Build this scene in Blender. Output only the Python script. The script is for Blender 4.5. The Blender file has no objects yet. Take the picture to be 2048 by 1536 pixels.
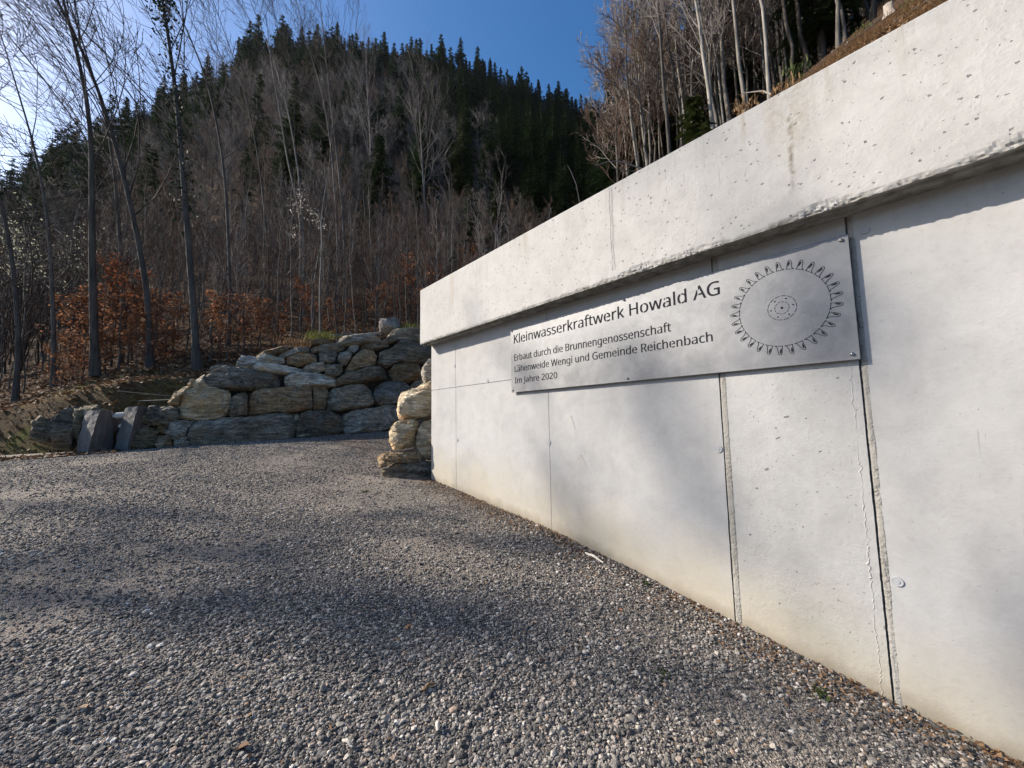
import bpy, bmesh, math, random, os
import numpy as np
from mathutils import Vector, Matrix, noise as mnoise

# ------------------------------------------------------------------ camera, sky, sun, exposure
S = bpy.context.scene
C = S.collection
RM = np.array([[0.75506915, -0.0471697, -0.65394617],
               [-0.65542793, -0.07997781, -0.75101117],
               [-0.01687622, 0.99567995, -0.09130512]])     # columns: camera right, up, back
F, CX, CY = 770.0, 1024.0, 768.0
cd = bpy.data.cameras.new('camera')
cam = bpy.data.objects.new('camera', cd); C.objects.link(cam)
cd.sensor_width = 36; cd.lens = 36 * F / 2048
cd.clip_start = 0.05; cd.clip_end = 5000
cam.matrix_world = Matrix(RM.tolist()).to_4x4()
S.camera = cam

SUN_AZ, SUN_EL = -41.0, 30.6        # azimuth from +Y (the wall's direction), negative = to the left
w = bpy.data.worlds.new('World'); S.world = w; w.use_nodes = True
nt = w.node_tree
sky = nt.nodes.new('ShaderNodeTexSky'); sky.sky_type = 'NISHITA'; sky.sun_disc = False
sky.sun_elevation = math.radians(SUN_EL); sky.sun_rotation = math.radians(SUN_AZ)
sky.altitude = 800; sky.air_density = 1.0; sky.dust_density = 2.6; sky.ozone_density = 2.8
hs = nt.nodes.new('ShaderNodeHueSaturation'); hs.inputs['Saturation'].default_value = 1.3
nt.links.new(sky.outputs[0], hs.inputs['Color']); nt.links.new(hs.outputs[0], nt.nodes['Background'].inputs[0])
nt.nodes['Background'].inputs[1].default_value = 0.115
sl = bpy.data.lights.new('sun', 'SUN'); sl.energy = 5.0; sl.angle = math.radians(0.53); sl.color = (1, 0.905, 0.775)
so = bpy.data.objects.new('sun', sl); C.objects.link(so)
sd = Vector((math.sin(math.radians(SUN_AZ)) * math.cos(math.radians(SUN_EL)),
             math.cos(math.radians(SUN_AZ)) * math.cos(math.radians(SUN_EL)), math.sin(math.radians(SUN_EL))))
so.rotation_euler = sd.to_track_quat('Z', 'Y').to_euler()
so.location = sd * 60
S.view_settings.view_transform = 'Standard'; S.view_settings.look = 'None'
S.view_settings.exposure = 0.82; S.view_settings.gamma = 1.0

rng = np.random.default_rng(7)
random.seed(7)

# ------------------------------------------------------------------ helpers
def ray(px, py):
    return RM @ np.array([px - CX, -(py - CY), -F])

def on_plane(px, py, P, N):
    d = ray(px, py); return d * (np.dot(P, N) / np.dot(d, N))

def polar(px, py):
    d = ray(px, py); h = math.hypot(d[0], d[1])
    return math.atan2(d[0], d[1]), d[2] / h

def at_dist(px, py, h):
    d = ray(px, py); return d * (h / math.hypot(d[0], d[1]))

def mesh_obj(name, v, f, mat=None, parent=None, smooth=False, mats=None, midx=None):
    me = bpy.data.meshes.new(name)
    v = np.asarray(v, np.float32)
    if isinstance(f, np.ndarray):
        n, k = f.shape
        me.vertices.add(len(v)); me.vertices.foreach_set('co', v.ravel())
        me.loops.add(n * k); me.loops.foreach_set('vertex_index', f.ravel().astype(np.int32))
        me.polygons.add(n)
        me.polygons.foreach_set('loop_start', np.arange(0, n * k, k, dtype=np.int32))
        me.polygons.foreach_set('loop_total', np.full(n, k, np.int32))
        me.update(calc_edges=True); me.validate()
    else:
        me.from_pydata([tuple(map(float, p)) for p in v], [], [tuple(q) for q in f]); me.update()
    if mats:
        for m in mats: me.materials.append(m)
    elif mat: me.materials.append(mat)
    if midx is not None: me.polygons.foreach_set('material_index', np.asarray(midx, np.int32))
    if smooth: me.polygons.foreach_set('use_smooth', [True] * len(me.polygons))
    o = bpy.data.objects.new(name, me); C.objects.link(o)
    if parent: o.parent = parent
    return o

def tag(o, label=None, cat=None, group=None, kind=None):
    if label: o['label'] = label
    if cat: o['category'] = cat
    if group: o['group'] = group
    if kind: o['kind'] = kind
    return o

def empty(name, loc, label, cat, group=None, rz=0):
    o = bpy.data.objects.new(name, None); C.objects.link(o)
    o.location = loc; o.rotation_euler = (0, 0, rz); o.empty_display_size = 0.2
    return tag(o, label, cat, group)

def dup(root, loc, rz, sc, label=None, group=None, tilt=(0, 0)):
    r = root.copy(); C.objects.link(r)
    r.location = loc; r.rotation_euler = (tilt[0], tilt[1], rz)
    r.scale = sc if hasattr(sc, '__len__') else (sc, sc, sc)
    if label: r['label'] = label
    if group: r['group'] = group
    for ch in list(root.children):
        c = ch.copy(); C.objects.link(c); c.parent = r
    return r

class MB:
    """collects vertices and faces of one mesh"""
    def __init__(s): s.v = []; s.f = []; s.n = 0
    def add(s, v, f):
        v = np.asarray(v, float).reshape(-1, 3)
        s.v.append(v); s.f += [tuple(i + s.n for i in q) for q in f]; s.n += len(v)
    def box(s, a, b):
        x0, y0, z0 = a; x1, y1, z1 = b
        s.add([(x0,y0,z0),(x1,y0,z0),(x1,y1,z0),(x0,y1,z0),(x0,y0,z1),(x1,y0,z1),(x1,y1,z1),(x0,y1,z1)],
              [(0,3,2,1),(4,5,6,7),(0,1,5,4),(1,2,6,5),(2,3,7,6),(3,0,4,7)])
    def build(s, name, mat, parent=None, smooth=False):
        return mesh_obj(name, np.concatenate(s.v), s.f, mat, parent, smooth)

def tubes(paths, k):
    """paths: list of (pts (n,3), radii (n)) -> verts, quad array; every tube has k sides"""
    V = []; Fc = []; base = 0
    ang = np.arange(k) * 2 * math.pi / k
    ca, sa = np.cos(ang), np.sin(ang)
    for P, r in paths:
        P = np.asarray(P, float); r = np.asarray(r, float); n = len(P)
        t = np.gradient(P, axis=0); t /= np.linalg.norm(t, axis=1)[:, None] + 1e-9
        ref = np.where(np.abs(t[:, 2:3]) > 0.9, np.array([[1.0, 0, 0]]), np.array([[0, 0, 1.0]]))
        a = np.cross(t, ref); a /= np.linalg.norm(a, axis=1)[:, None] + 1e-9
        b = np.cross(t, a)
        ring = P[:, None, :] + r[:, None, None] * (ca[None, :, None] * a[:, None, :] + sa[None, :, None] * b[:, None, :])
        V.append(ring.reshape(-1, 3))
        i = np.arange(n - 1)[:, None] * k + np.arange(k)[None, :] + base
        j = np.arange(n - 1)[:, None] * k + (np.arange(k)[None, :] + 1) % k + base
        Fc.append(np.stack([i, j, j + k, i + k], -1).reshape(-1, 4))
        base += n * k
    return np.concatenate(V), np.concatenate(Fc)

# ------------------------------------------------------------------ materials
def mat(name, rough=0.8, spec=0.3):
    m = bpy.data.materials.new(name); m.use_nodes = True
    b = m.node_tree.nodes['Principled BSDF']
    b.inputs['Roughness'].default_value = rough
    b.inputs['Specular IOR Level'].default_value = spec
    return m, m.node_tree, b

class NB:
    """short node builder"""
    def __init__(s, tree): s.t = tree
    def n(s, typ, **kw):
        nd = s.t.nodes.new(typ)
        for k, v in kw.items():
            if k.startswith('i_'):
                key = k[2:]; key = int(key) if key.isdigit() else key.replace('_', ' ')
                if hasattr(v, 'is_output') or isinstance(v, bpy.types.NodeSocket): s.t.links.new(v, nd.inputs[key])
                else: nd.inputs[key].default_value = v
            else: setattr(nd, k, v)
        return nd
    def noise(s, vec, scale, detail=4, rough=0.55, dist=0.0):
        return s.n('ShaderNodeTexNoise', i_Vector=vec, i_Scale=scale, i_Detail=detail, i_Roughness=rough, i_Distortion=dist).outputs['Fac']
    def ramp(s, fac, stops, interp='LINEAR'):
        r = s.n('ShaderNodeValToRGB', i_Fac=fac); r.color_ramp.interpolation = interp
        e = r.color_ramp.elements
        while len(e) < len(stops): e.new(0.5)
        for el, (p, c) in zip(e, stops):
            el.position = p; el.color = (*c, 1) if len(c) == 3 else c
        return r.outputs['Color']
    def mix(s, fac, a, b, typ='MIX'):
        m = s.n('ShaderNodeMix', data_type='RGBA', blend_type=typ)
        for k, v in ((0, fac), (6, a), (7, b)):
            if isinstance(v, bpy.types.NodeSocket): s.t.links.new(v, m.inputs[k])
            else: m.inputs[k].default_value = v if k == 0 else ((*v, 1) if len(v) == 3 else v)
        return m.outputs[2]
    def math(s, op, a, b=0.0, clamp=False):
        m = s.n('ShaderNodeMath', operation=op, use_clamp=clamp)
        for k, v in ((0, a), (1, b)):
            if isinstance(v, bpy.types.NodeSocket): s.t.links.new(v, m.inputs[k])
            else: m.inputs[k].default_value = v
        return m.outputs[0]
    def maprange(s, v, a, b, c=0.0, d=1.0):
        return s.n('ShaderNodeMapRange', i_Value=v, i_1=a, i_2=b, i_3=c, i_4=d).outputs[0]
    def bump(s, h, strength, dist, normal=None):
        b = s.n('ShaderNodeBump', i_Height=h, i_Strength=strength, i_Distance=dist)
        if normal is not None: s.t.links.new(normal, b.inputs['Normal'])
        return b.outputs[0]

G3 = lambda v: (v, v, v)

def concrete(name, pit_amt=1.0, rough_amt=1.0, tint=(0.0, 0.0, 0.0), stain=False):
    m, t, b = mat(name, 0.78, 0.25); q = NB(t)
    pos = q.n('ShaderNodeNewGeometry').outputs['Position']
    sep = q.n('ShaderNodeSeparateXYZ', i_0=pos)
    big = q.noise(pos, 1.1, 5, 0.6, 0.4)
    mid = q.noise(pos, 5.0, 6, 0.65, 0.6)
    fine = q.noise(pos, 60, 4, 0.6)
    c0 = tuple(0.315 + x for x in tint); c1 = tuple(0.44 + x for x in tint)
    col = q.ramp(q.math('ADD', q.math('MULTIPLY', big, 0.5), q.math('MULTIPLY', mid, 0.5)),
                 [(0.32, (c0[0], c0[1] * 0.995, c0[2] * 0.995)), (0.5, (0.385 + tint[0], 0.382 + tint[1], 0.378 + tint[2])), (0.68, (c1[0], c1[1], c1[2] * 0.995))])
    col = q.mix(q.math('MULTIPLY', fine, 0.22), col, (0.30, 0.295, 0.28))
    # vertical run marks of the formwork
    vm = q.n('ShaderNodeMapping', i_Vector=pos, i_Scale=(9, 9, 0.5)).outputs[0]
    streak = q.noise(vm, 1.0, 4, 0.6)
    col = q.mix(q.maprange(streak, 0.56, 0.8, 0, 0.3), col, (0.46, 0.455, 0.44))
    # pores of the cast surface
    pn = q.n('ShaderNodeTexNoise', i_Vector=pos, i_Scale=45.0, i_Detail=2.0).outputs['Color']
    pvec = q.n('ShaderNodeVectorMath', operation='MULTIPLY_ADD', i_0=pn, i_1=(0.022, 0.022, 0.022), i_2=pos).outputs[0]
    pvec = q.n('ShaderNodeMapping', i_Vector=pvec, i_Rotation=(0.5, 0, 0), i_Scale=(1, 0.8, 1.25)).outputs[0]
    pv = q.n('ShaderNodeTexVoronoi', i_Vector=pvec, i_Scale=17.0, i_Randomness=1.0)
    prnd = q.n('ShaderNodeSeparateColor', i_0=pv.outputs['Color']).outputs[0]
    rad = q.math('MULTIPLY', q.math('POWER', q.maprange(prnd, 0.35, 1.0), 2.0), 0.20 * pit_amt)
    hole = q.maprange(q.math('SUBTRACT', rad, pv.outputs['Distance']), 0.0, 0.03, 0, 1)
    pv2 = q.n('ShaderNodeTexVoronoi', i_Vector=pvec, i_Scale=55.0)
    prnd2 = q.n('ShaderNodeSeparateColor', i_0=pv2.outputs['Color']).outputs[1]
    rad2 = q.math('MULTIPLY', q.math('SUBTRACT', prnd2, 0.66), 0.6 * pit_amt)
    hole2 = q.maprange(q.math('SUBTRACT', rad2, pv2.outputs['Distance']), 0.0, 0.05, 0, 1)
    holes = q.math('MAXIMUM', hole, hole2)
    col = q.mix(q.math('MULTIPLY', holes, 0.75), col, (0.11, 0.105, 0.095))
    if stain == 'wall':
        # splashed earth above the gravel: the ground rises along the wall, so measure from it
        gz = q.n('ShaderNodeFloatCurve', i_Value=q.maprange(sep.outputs[1], -0.5, 6.0))
        cv = gz.mapping.curves[0]
        for (yy, zz) in ((-.5,-1.66),(0,-1.6),(1.13,-1.434),(2.88,-1.146),(5.33,-.903),(6.0,-.83)):
            xx = (yy + .5) / 6.5; val = (zz + 1.7) / 1.0
            if yy == -.5: cv.points[0].location = (0, val)
            elif yy == 6.0: cv.points[-1].location = (1, val)
            else: cv.points.new(xx, val)
        gz.mapping.update()
        hgt = q.math('SUBTRACT', sep.outputs[2], q.math('SUBTRACT', gz.outputs[0], 1.7))
        hn = q.math('ADD', hgt, q.math('MULTIPLY', q.math('SUBTRACT', q.noise(pos, 2.2, 4), 0.5), 0.5))
        col = q.mix(q.maprange(hn, 0.02, 0.62, 0.62, 0.0), col, (0.40, 0.345, 0.24))
        hn2 = q.math('ADD', hgt, q.math('MULTIPLY', q.math('SUBTRACT', q.noise(pos, 9, 4), 0.5), 0.12))
        col = q.mix(q.maprange(hn2, -0.02, 0.10, 0.75, 0.0), col, (0.20, 0.165, 0.115))
    if stain == 'parapet':
        ym = q.n('ShaderNodeMapping', i_Vector=pos, i_Scale=(1, 7, 0.45)).outputs[0]
        run = q.noise(ym, 1.6, 5, 0.65)
        top = q.maprange(sep.outputs[2], 1.55, 2.08, 0.0, 1.0)
        col = q.mix(q.math('MULTIPLY', q.maprange(run, 0.55, 0.72), q.math('MULTIPLY', top, 0.55)), col, (0.24, 0.20, 0.135))
        def runoff(y0, wd, z0, z1, amt, colr):
            dy = q.math('ABSOLUTE', q.math('SUBTRACT', q.math('ADD', sep.outputs[1], q.math('MULTIPLY', q.math('SUBTRACT', q.noise(pos, 5, 3), 0.5), 0.06)), y0))
            a = q.maprange(dy, 0.0, wd, 1, 0)
            z = q.math('MULTIPLY', q.maprange(sep.outputs[2], z0, z0 + 0.25), q.maprange(sep.outputs[2], z1 - 0.02, z1, 1, 0))
            return q.mix(q.math('MULTIPLY', q.math('MULTIPLY', a, z), q.math('MULTIPLY', q.maprange(q.noise(pos, 30, 4), 0.3, 0.65), amt)), col, colr)
        col = runoff(0.545, 0.022, 1.28, 1.86, 1.0, (0.12, 0.10, 0.07))
        col = runoff(0.50, 0.11, 1.5, 2.1, 0.55, (0.25, 0.20, 0.13))
        col = runoff(0.62, 0.06, 1.6, 2.1, 0.5, (0.27, 0.21, 0.14))
        col = runoff(4.45, 0.09, 1.4, 2.1, 0.5, (0.27, 0.21, 0.13))
        # darker lower edge with a ragged border
        ez = q.math('ADD', sep.outputs[2], q.math('MULTIPLY', q.math('SUBTRACT', q.noise(pos, 12, 5), 0.5), 0.12))
        col = q.mix(q.maprange(ez, 1.165, 1.215, 0.8, 0.0), col, (0.10, 0.095, 0.07))
    sv = q.n('ShaderNodeMapping', i_Vector=pos, i_Rotation=(0.7, 0, 0), i_Scale=(14, 14, 1.6)).outputs[0]
    scr = q.math('MULTIPLY', q.maprange(q.noise(sv, 3.0, 2, 0.5, 0.4), 0.70, 0.73), q.maprange(q.noise(pos, 1.9, 3), 0.5, 0.6))
    col = q.mix(q.math('MULTIPLY', scr, 0.45), col, (0.22, 0.215, 0.20))
    mott = q.noise(pos, 26, 5, 0.7)
    col = q.mix(q.maprange(mott, 0.52, 0.72, 0, 0.28), col, (0.27, 0.265, 0.25))
    t.links.new(col, b.inputs['Base Color'])
    patchy = q.maprange(q.noise(pos, 2.6, 5, 0.7), 0.42, 0.62, 0.15, 1.0)
    h = q.math('ADD', q.math('MULTIPLY', q.noise(pos, 16, 8, 0.7, 0.3), 0.45), q.math('MULTIPLY', q.math('MULTIPLY', fine, 0.35 * rough_amt), patchy))
    h = q.math('SUBTRACT', h, q.math('MULTIPLY', holes, 1.2))
    t.links.new(q.bump(h, 0.45 * rough_amt, 0.012), b.inputs['Normal'])
    return m

M = {}
M['wall'] = concrete('concrete_wall', 0.75, 0.8, stain='wall')
M['wall_rough'] = concrete('concrete_wall_rough', 1.15, 1.2, (-0.01, -0.01, -0.014), stain='wall')
M['parapet'] = concrete('concrete_parapet', 1.15, 1.3, (0.01, 0.006, -0.002), stain='parapet')
M['seam'] = concrete('concrete_seam', 1.2, 3.0, (-0.09, -0.10, -0.125))
M['plug'] = concrete('concrete_plug', 0.3, 0.6, (-0.04, -0.03, -0.01))
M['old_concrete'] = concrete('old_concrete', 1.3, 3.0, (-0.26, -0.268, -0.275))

def metal_sheet():
    m, t, b = mat('galvanised_sheet', 0.5, 0.5); q = NB(t)
    pos = q.n('ShaderNodeNewGeometry').outputs['Position']
    n1 = q.noise(pos, 3.0, 5, 0.6, 0.5); n2 = q.noise(pos, 140, 3, 0.6)
    n3 = q.noise(pos, 9.0, 5, 0.65, 0.8)
    col = q.ramp(q.math('ADD', q.math('MULTIPLY', n1, 0.6), q.math('MULTIPLY', n3, 0.4)), [(0.3, (0.11, 0.113, 0.119)), (0.7, (0.26, 0.265, 0.273))])
    col = q.mix(q.math('MULTIPLY', n2, 0.3), col, (0.27, 0.275, 0.282))
    t.links.new(col, b.inputs['Base Color'])
    b.inputs['Metallic'].default_value = 0.5
    t.links.new(q.maprange(n1, 0.3, 0.7, 0.48, 0.62), b.inputs['Roughness'])
    t.links.new(q.bump(q.math('ADD', n2, q.math('MULTIPLY', n1, 2.0)), 0.10, 0.003), b.inputs['Normal'])
    return m
M['sign'] = metal_sheet()
m, t, b = mat('cutout_shade', 0.9, 0.1); b.inputs['Base Color'].default_value = (0.018, 0.019, 0.022, 1); M['cut'] = m  # near-black stands in for the shaded gap behind the cut-outs
m, t, b = mat('steel_bolt', 0.3, 0.5); b.inputs['Base Color'].default_value = (0.4, 0.4, 0.42, 1); b.inputs['Metallic'].default_value = 1.0; M['bolt'] = m

def rock(name, dark, light, warm, warm_amt, vein, layer=1.0):
    m, t, b = mat(name, 0.82, 0.3); q = NB(t)
    oi = q.n('ShaderNodeObjectInfo')
    pos = q.n('ShaderNodeNewGeometry').outputs['Position']
    tilt = q.n('ShaderNodeMapping', i_Vector=pos, i_Rotation=(0.25, 0.18, 0.1), i_Scale=(1.2, 1.2, 6.0)).outputs[0]
    lay = q.noise(tilt, 1.6, 7, 0.62, 0.9)
    mid = q.noise(pos, 3.2, 8, 0.62, 0.4)
    fin = q.noise(pos, 22, 6, 0.65)
    f = q.math('ADD', q.math('MULTIPLY', lay, 0.55), q.math('MULTIPLY', mid, 0.45))
    col = q.ramp(f, [(0.43, dark), (0.58, light)])
    wm = q.math('MULTIPLY', q.maprange(q.noise(pos, 1.7, 6, 0.65, 1.0), 0.45, 0.62), warm_amt)
    col = q.mix(wm, col, warm)
    vn = q.math('ABSOLUTE', q.math('SUBTRACT', q.noise(pos, 2.4, 6, 0.6, 2.2), 0.5))
    col = q.mix(q.math('MULTIPLY', q.maprange(vn, 0.0, 0.02, 1, 0), q.math('MULTIPLY', q.maprange(q.noise(pos, 1.3, 2), 0.5, 0.6), vein)), col, (0.5, 0.49, 0.46))
    col = q.mix(q.maprange(fin, 0.35, 0.7, 0.0, 0.35), col, tuple(x * 1.5 for x in light))
    val = q.maprange(oi.outputs['Random'], 0, 1, 1.15, 2.3)
    vb = q.math('MULTIPLY', val, q.maprange(q.math('FRACT', q.math('MULTIPLY', oi.outputs['Random'], 7.31)), 0, 1, 0.72, 0.95))
    vg = q.math('MULTIPLY', val, q.maprange(q.math('FRACT', q.math('MULTIPLY', oi.outputs['Random'], 7.31)), 0, 1, 0.90, 0.985))
    col = q.mix(1.0, col, q.n('ShaderNodeCombineColor', i_0=val, i_1=vg, i_2=vb).outputs[0], 'MULTIPLY')
    t.links.new(col, b.inputs['Base Color'])
    hh = q.math('ADD', q.math('MULTIPLY', lay, 1.2 * layer), q.math('ADD', mid, q.math('MULTIPLY', fin, 0.35)))
    crk = q.maprange(q.math('ABSOLUTE', q.math('SUBTRACT', q.noise(tilt, 1.1, 5, 0.6, 1.6), 0.5)), 0.0, 0.035, 0.0, 1.0)
    hh = q.math('ADD', hh, q.math('MULTIPLY', crk, 0.35))
    t.links.new(q.bump(hh, 1.0, 0.16), b.inputs['Normal'])
    return m
M['r_dark'] = rock('schist_dark', (0.068, 0.063, 0.056), (0.25, 0.23, 0.198), (0.25, 0.175, 0.10), 0.65, 0.7)
M['r_slab'] = rock('schist_slab', (0.082, 0.077, 0.069), (0.195, 0.18, 0.158), (0.20, 0.15, 0.095), 0.55, 0.35, 0.5)
M['r_grey'] = rock('limestone_grey', (0.12, 0.115, 0.105), (0.34, 0.32, 0.28), (0.24, 0.17, 0.10), 0.5, 0.6)
M['r_brown'] = rock('schist_brown', (0.085, 0.068, 0.052), (0.30, 0.235, 0.16), (0.26, 0.145, 0.06), 0.7, 0.7)
M['r_tan'] = rock('limestone_tan', (0.24, 0.20, 0.15), (0.44, 0.39, 0.30), (0.36, 0.22, 0.10), 0.8, 0.3)
M['r_pale'] = rock('limestone_pale', (0.26, 0.26, 0.25), (0.5, 0.485, 0.45), (0.38, 0.29, 0.17), 0.4, 0.3)
M['r_black'] = rock('outcrop', (0.04, 0.038, 0.035), (0.19, 0.175, 0.145), (0.17, 0.13, 0.07), 0.5, 0.1)

def bark(name, c0, c1, scale=1.0):
    m, t, b = mat(name, 0.9, 0.15); q = NB(t)
    tc = q.n('ShaderNodeTexCoord').outputs['Object']
    v = q.n('ShaderNodeMapping', i_Vector=tc, i_Scale=(8, 8, 1.2)).outputs[0]
    n = q.noise(v, 1.3 * scale, 6, 0.65, 0.5); n2 = q.noise(tc, 0.9, 4, 0.6)
    col = q.ramp(q.math('ADD', q.math('MULTIPLY', n, 0.6), q.math('MULTIPLY', n2, 0.4)), [(0.35, c0), (0.65, c1)])
    oi = q.n('ShaderNodeObjectInfo'); val = q.maprange(oi.outputs['Random'], 0, 1, 0.7, 1.35)
    col = q.mix(1.0, col, q.n('ShaderNodeCombineColor', i_0=val, i_1=val, i_2=val).outputs[0], 'MULTIPLY')
    t.links.new(col, b.inputs['Base Color'])
    t.links.new(q.bump(n, 0.7, 0.03), b.inputs['Normal'])
    return m
M['bark'] = bark('bark_grey', (0.045, 0.040, 0.035), (0.15, 0.138, 0.123))
M['bark_pale'] = bark('bark_beech', (0.10, 0.092, 0.08), (0.27, 0.25, 0.222))
M['bark_dark'] = bark('bark_dark', (0.03, 0.026, 0.022), (0.11, 0.095, 0.08))
M['twig'] = bark('twig_bark', (0.042, 0.036, 0.032), (0.105, 0.09, 0.08))
M['twig_red'] = bark('twig_red', (0.056, 0.036, 0.028), (0.14, 0.094, 0.072))
M['twig_pale'] = bark('twig_pale', (0.10, 0.09, 0.083), (0.23, 0.21, 0.195))

def leafy(name, cols, transl=0.25):
    m, t, b = mat(name, 0.7, 0.2); q = NB(t)
    g = q.n('ShaderNodeNewGeometry'); oi = q.n('ShaderNodeObjectInfo')
    f = q.math('FRACT', q.math('ADD', g.outputs['Random Per Island'], q.math('MULTIPLY', oi.outputs['Random'], 0.35)))
    n = len(cols)
    col = q.ramp(f, [(i / max(1, n - 1), c) for i, c in enumerate(cols)])
    t.links.new(col, b.inputs['Base Color'])
    tr = t.nodes.new('ShaderNodeBsdfTranslucent'); t.links.new(col, tr.inputs[0])
    mx = t.nodes.new('ShaderNodeMixShader'); mx.inputs[0].default_value = transl
    t.links.new(b.outputs[0], mx.inputs[1]); t.links.new(tr.outputs[0], mx.inputs[2])
    t.links.new(mx.outputs[0], t.nodes['Material Output'].inputs[0])
    return m
M['needles'] = leafy('spruce_needles', [(0.010, 0.020, 0.010), (0.022, 0.042, 0.014), (0.038, 0.058, 0.018)], 0.12)
M['needles_warm'] = leafy('fir_needles', [(0.018, 0.030, 0.010), (0.04, 0.058, 0.016), (0.06, 0.075, 0.02)], 0.15)
M['orange'] = leafy('beech_dry_leaves', [(0.17, 0.08, 0.042), (0.37, 0.165, 0.08), (0.52, 0.29, 0.16)], 0.4)
M['russet'] = leafy('russet_dry_leaves', [(0.11, 0.045, 0.025), (0.19, 0.07, 0.035), (0.26, 0.11, 0.05)], 0.4)
M['litter'] = leafy('leaf_litter', [(0.06, 0.035, 0.02), (0.15, 0.085, 0.045), (0.26, 0.16, 0.09), (0.10, 0.055, 0.03)], 0.1)
M['ivy'] = leafy('ivy_leaves', [(0.012, 0.022, 0.010), (0.03, 0.05, 0.016)], 0.1)
M['grass'] = leafy('green_grass', [(0.10, 0.13, 0.03), (0.19, 0.21, 0.05), (0.26, 0.24, 0.08)], 0.35)
M['drygrass'] = leafy('dry_grass', [(0.24, 0.15, 0.07), (0.34, 0.22, 0.11), (0.20, 0.10, 0.05)], 0.3)
M['fluff'] = leafy('seed_fluff', [(0.5, 0.47, 0.42), (0.68, 0.64, 0.58)], 0.5)
M['weed'] = leafy('weed_leaves', [(0.045, 0.065, 0.02), (0.09, 0.11, 0.035)], 0.3)
M['white_blossom'] = leafy('pale_blossom', [(0.34, 0.36, 0.26), (0.5, 0.5, 0.38)], 0.4)
M['wood_white'] = bark('bleached_wood', (0.35, 0.31, 0.26), (0.62, 0.57, 0.5))
M['wood_grey'] = bark('weathered_wood', (0.10, 0.09, 0.08), (0.30, 0.27, 0.24))
M['wood_mid'] = bark('cut_wood', (0.16, 0.13, 0.11), (0.48, 0.43, 0.38))
M['birch'] = bark('birch_bark', (0.55, 0.52, 0.48), (0.78, 0.76, 0.73))

def gravel_ground():
    m, t, b = mat('gravel', 0.9, 0.2); q = NB(t)
    pos = q.n('ShaderNodeNewGeometry').outputs['Position']
    flat = q.n('ShaderNodeMapping', i_Vector=pos, i_Scale=(1, 1, 0.25)).outputs[0]
    v = q.n('ShaderNodeTexVoronoi', i_Vector=flat, i_Scale=78.0)
    v2 = q.n('ShaderNodeTexVoronoi', i_Vector=flat, i_Scale=135.0)
    g = q.n('ShaderNodeSeparateColor', i_0=v.outputs['Color']).outputs[0]
    g2 = q.n('ShaderNodeSeparateColor', i_0=v2.outputs['Color']).outputs[1]
    col = q.ramp(g, [(0.0, (0.06, 0.054, 0.048)), (0.45, (0.18, 0.16, 0.14)), (0.8, (0.34, 0.30, 0.26)), (1.0, (0.50, 0.445, 0.38))])
    col2 = q.ramp(g2, [(0.0, (0.095, 0.084, 0.074)), (0.6, (0.21, 0.186, 0.162)), (1.0, (0.35, 0.31, 0.265))])
    col = q.mix(q.maprange(v.outputs['Distance'], 0.35, 0.6), col, col2)
    # fine sand lying in worn patches
    pn = q.noise(flat, 0.55, 6, 0.65, 0.8)
    patch = q.maprange(pn, 0.48, 0.66, 0.0, 0.6)
    sand = q.mix(q.noise(flat, 140, 3), (0.20, 0.167, 0.14), (0.40, 0.338, 0.28))
    col = q.mix(patch, col, sand)
    # brown humus along the foot of the wall
    sep = q.n('ShaderNodeSeparateXYZ', i_0=pos)
    foot = q.math('ADD', sep.outputs[0], q.math('MULTIPLY', q.math('SUBTRACT', q.noise(flat, 3.5, 5), 0.5), 0.5))
    col = q.mix(q.maprange(foot, 2.5, 2.95, 0, 0.6), col, (0.10, 0.065, 0.042))
    t.links.new(col, b.inputs['Base Color'])
    h = q.math('ADD', q.maprange(v.outputs['Distance'], 0, 0.6, 1, 0), q.math('MULTIPLY', q.maprange(v2.outputs['Distance'], 0, 0.6, 1, 0), 0.5))
    h = q.math('MULTIPLY', h, q.maprange(patch, 0, 0.75, 1.0, 0.45))
    t.links.new(q.bump(h, 1.0, 0.014), b.inputs['Normal'])
    return m
M['gravel'] = gravel_ground()

def stone_mat():
    m, t, b = mat('gravel_stone', 0.75, 0.3); q = NB(t)
    at = q.n('ShaderNodeAttribute', attribute_type='INSTANCER', attribute_name='shade').outputs['Fac']
    col = q.ramp(at, [(0.0, (0.036, 0.033, 0.031)), (0.4, (0.118, 0.107, 0.096)), (0.72, (0.26, 0.235, 0.207)), (0.9, (0.47, 0.42, 0.36)),
                      (0.93, (0.32, 0.21, 0.14)), (1.0, (0.62, 0.59, 0.55))])
    tc = q.n('ShaderNodeNewGeometry').outputs['Position']
    col = q.mix(q.math('MULTIPLY', q.noise(tc, 160, 3), 0.35), col, (0.10, 0.10, 0.10))
    t.links.new(col, b.inputs['Base Color'])
    return m
M['stone'] = stone_mat()

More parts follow.
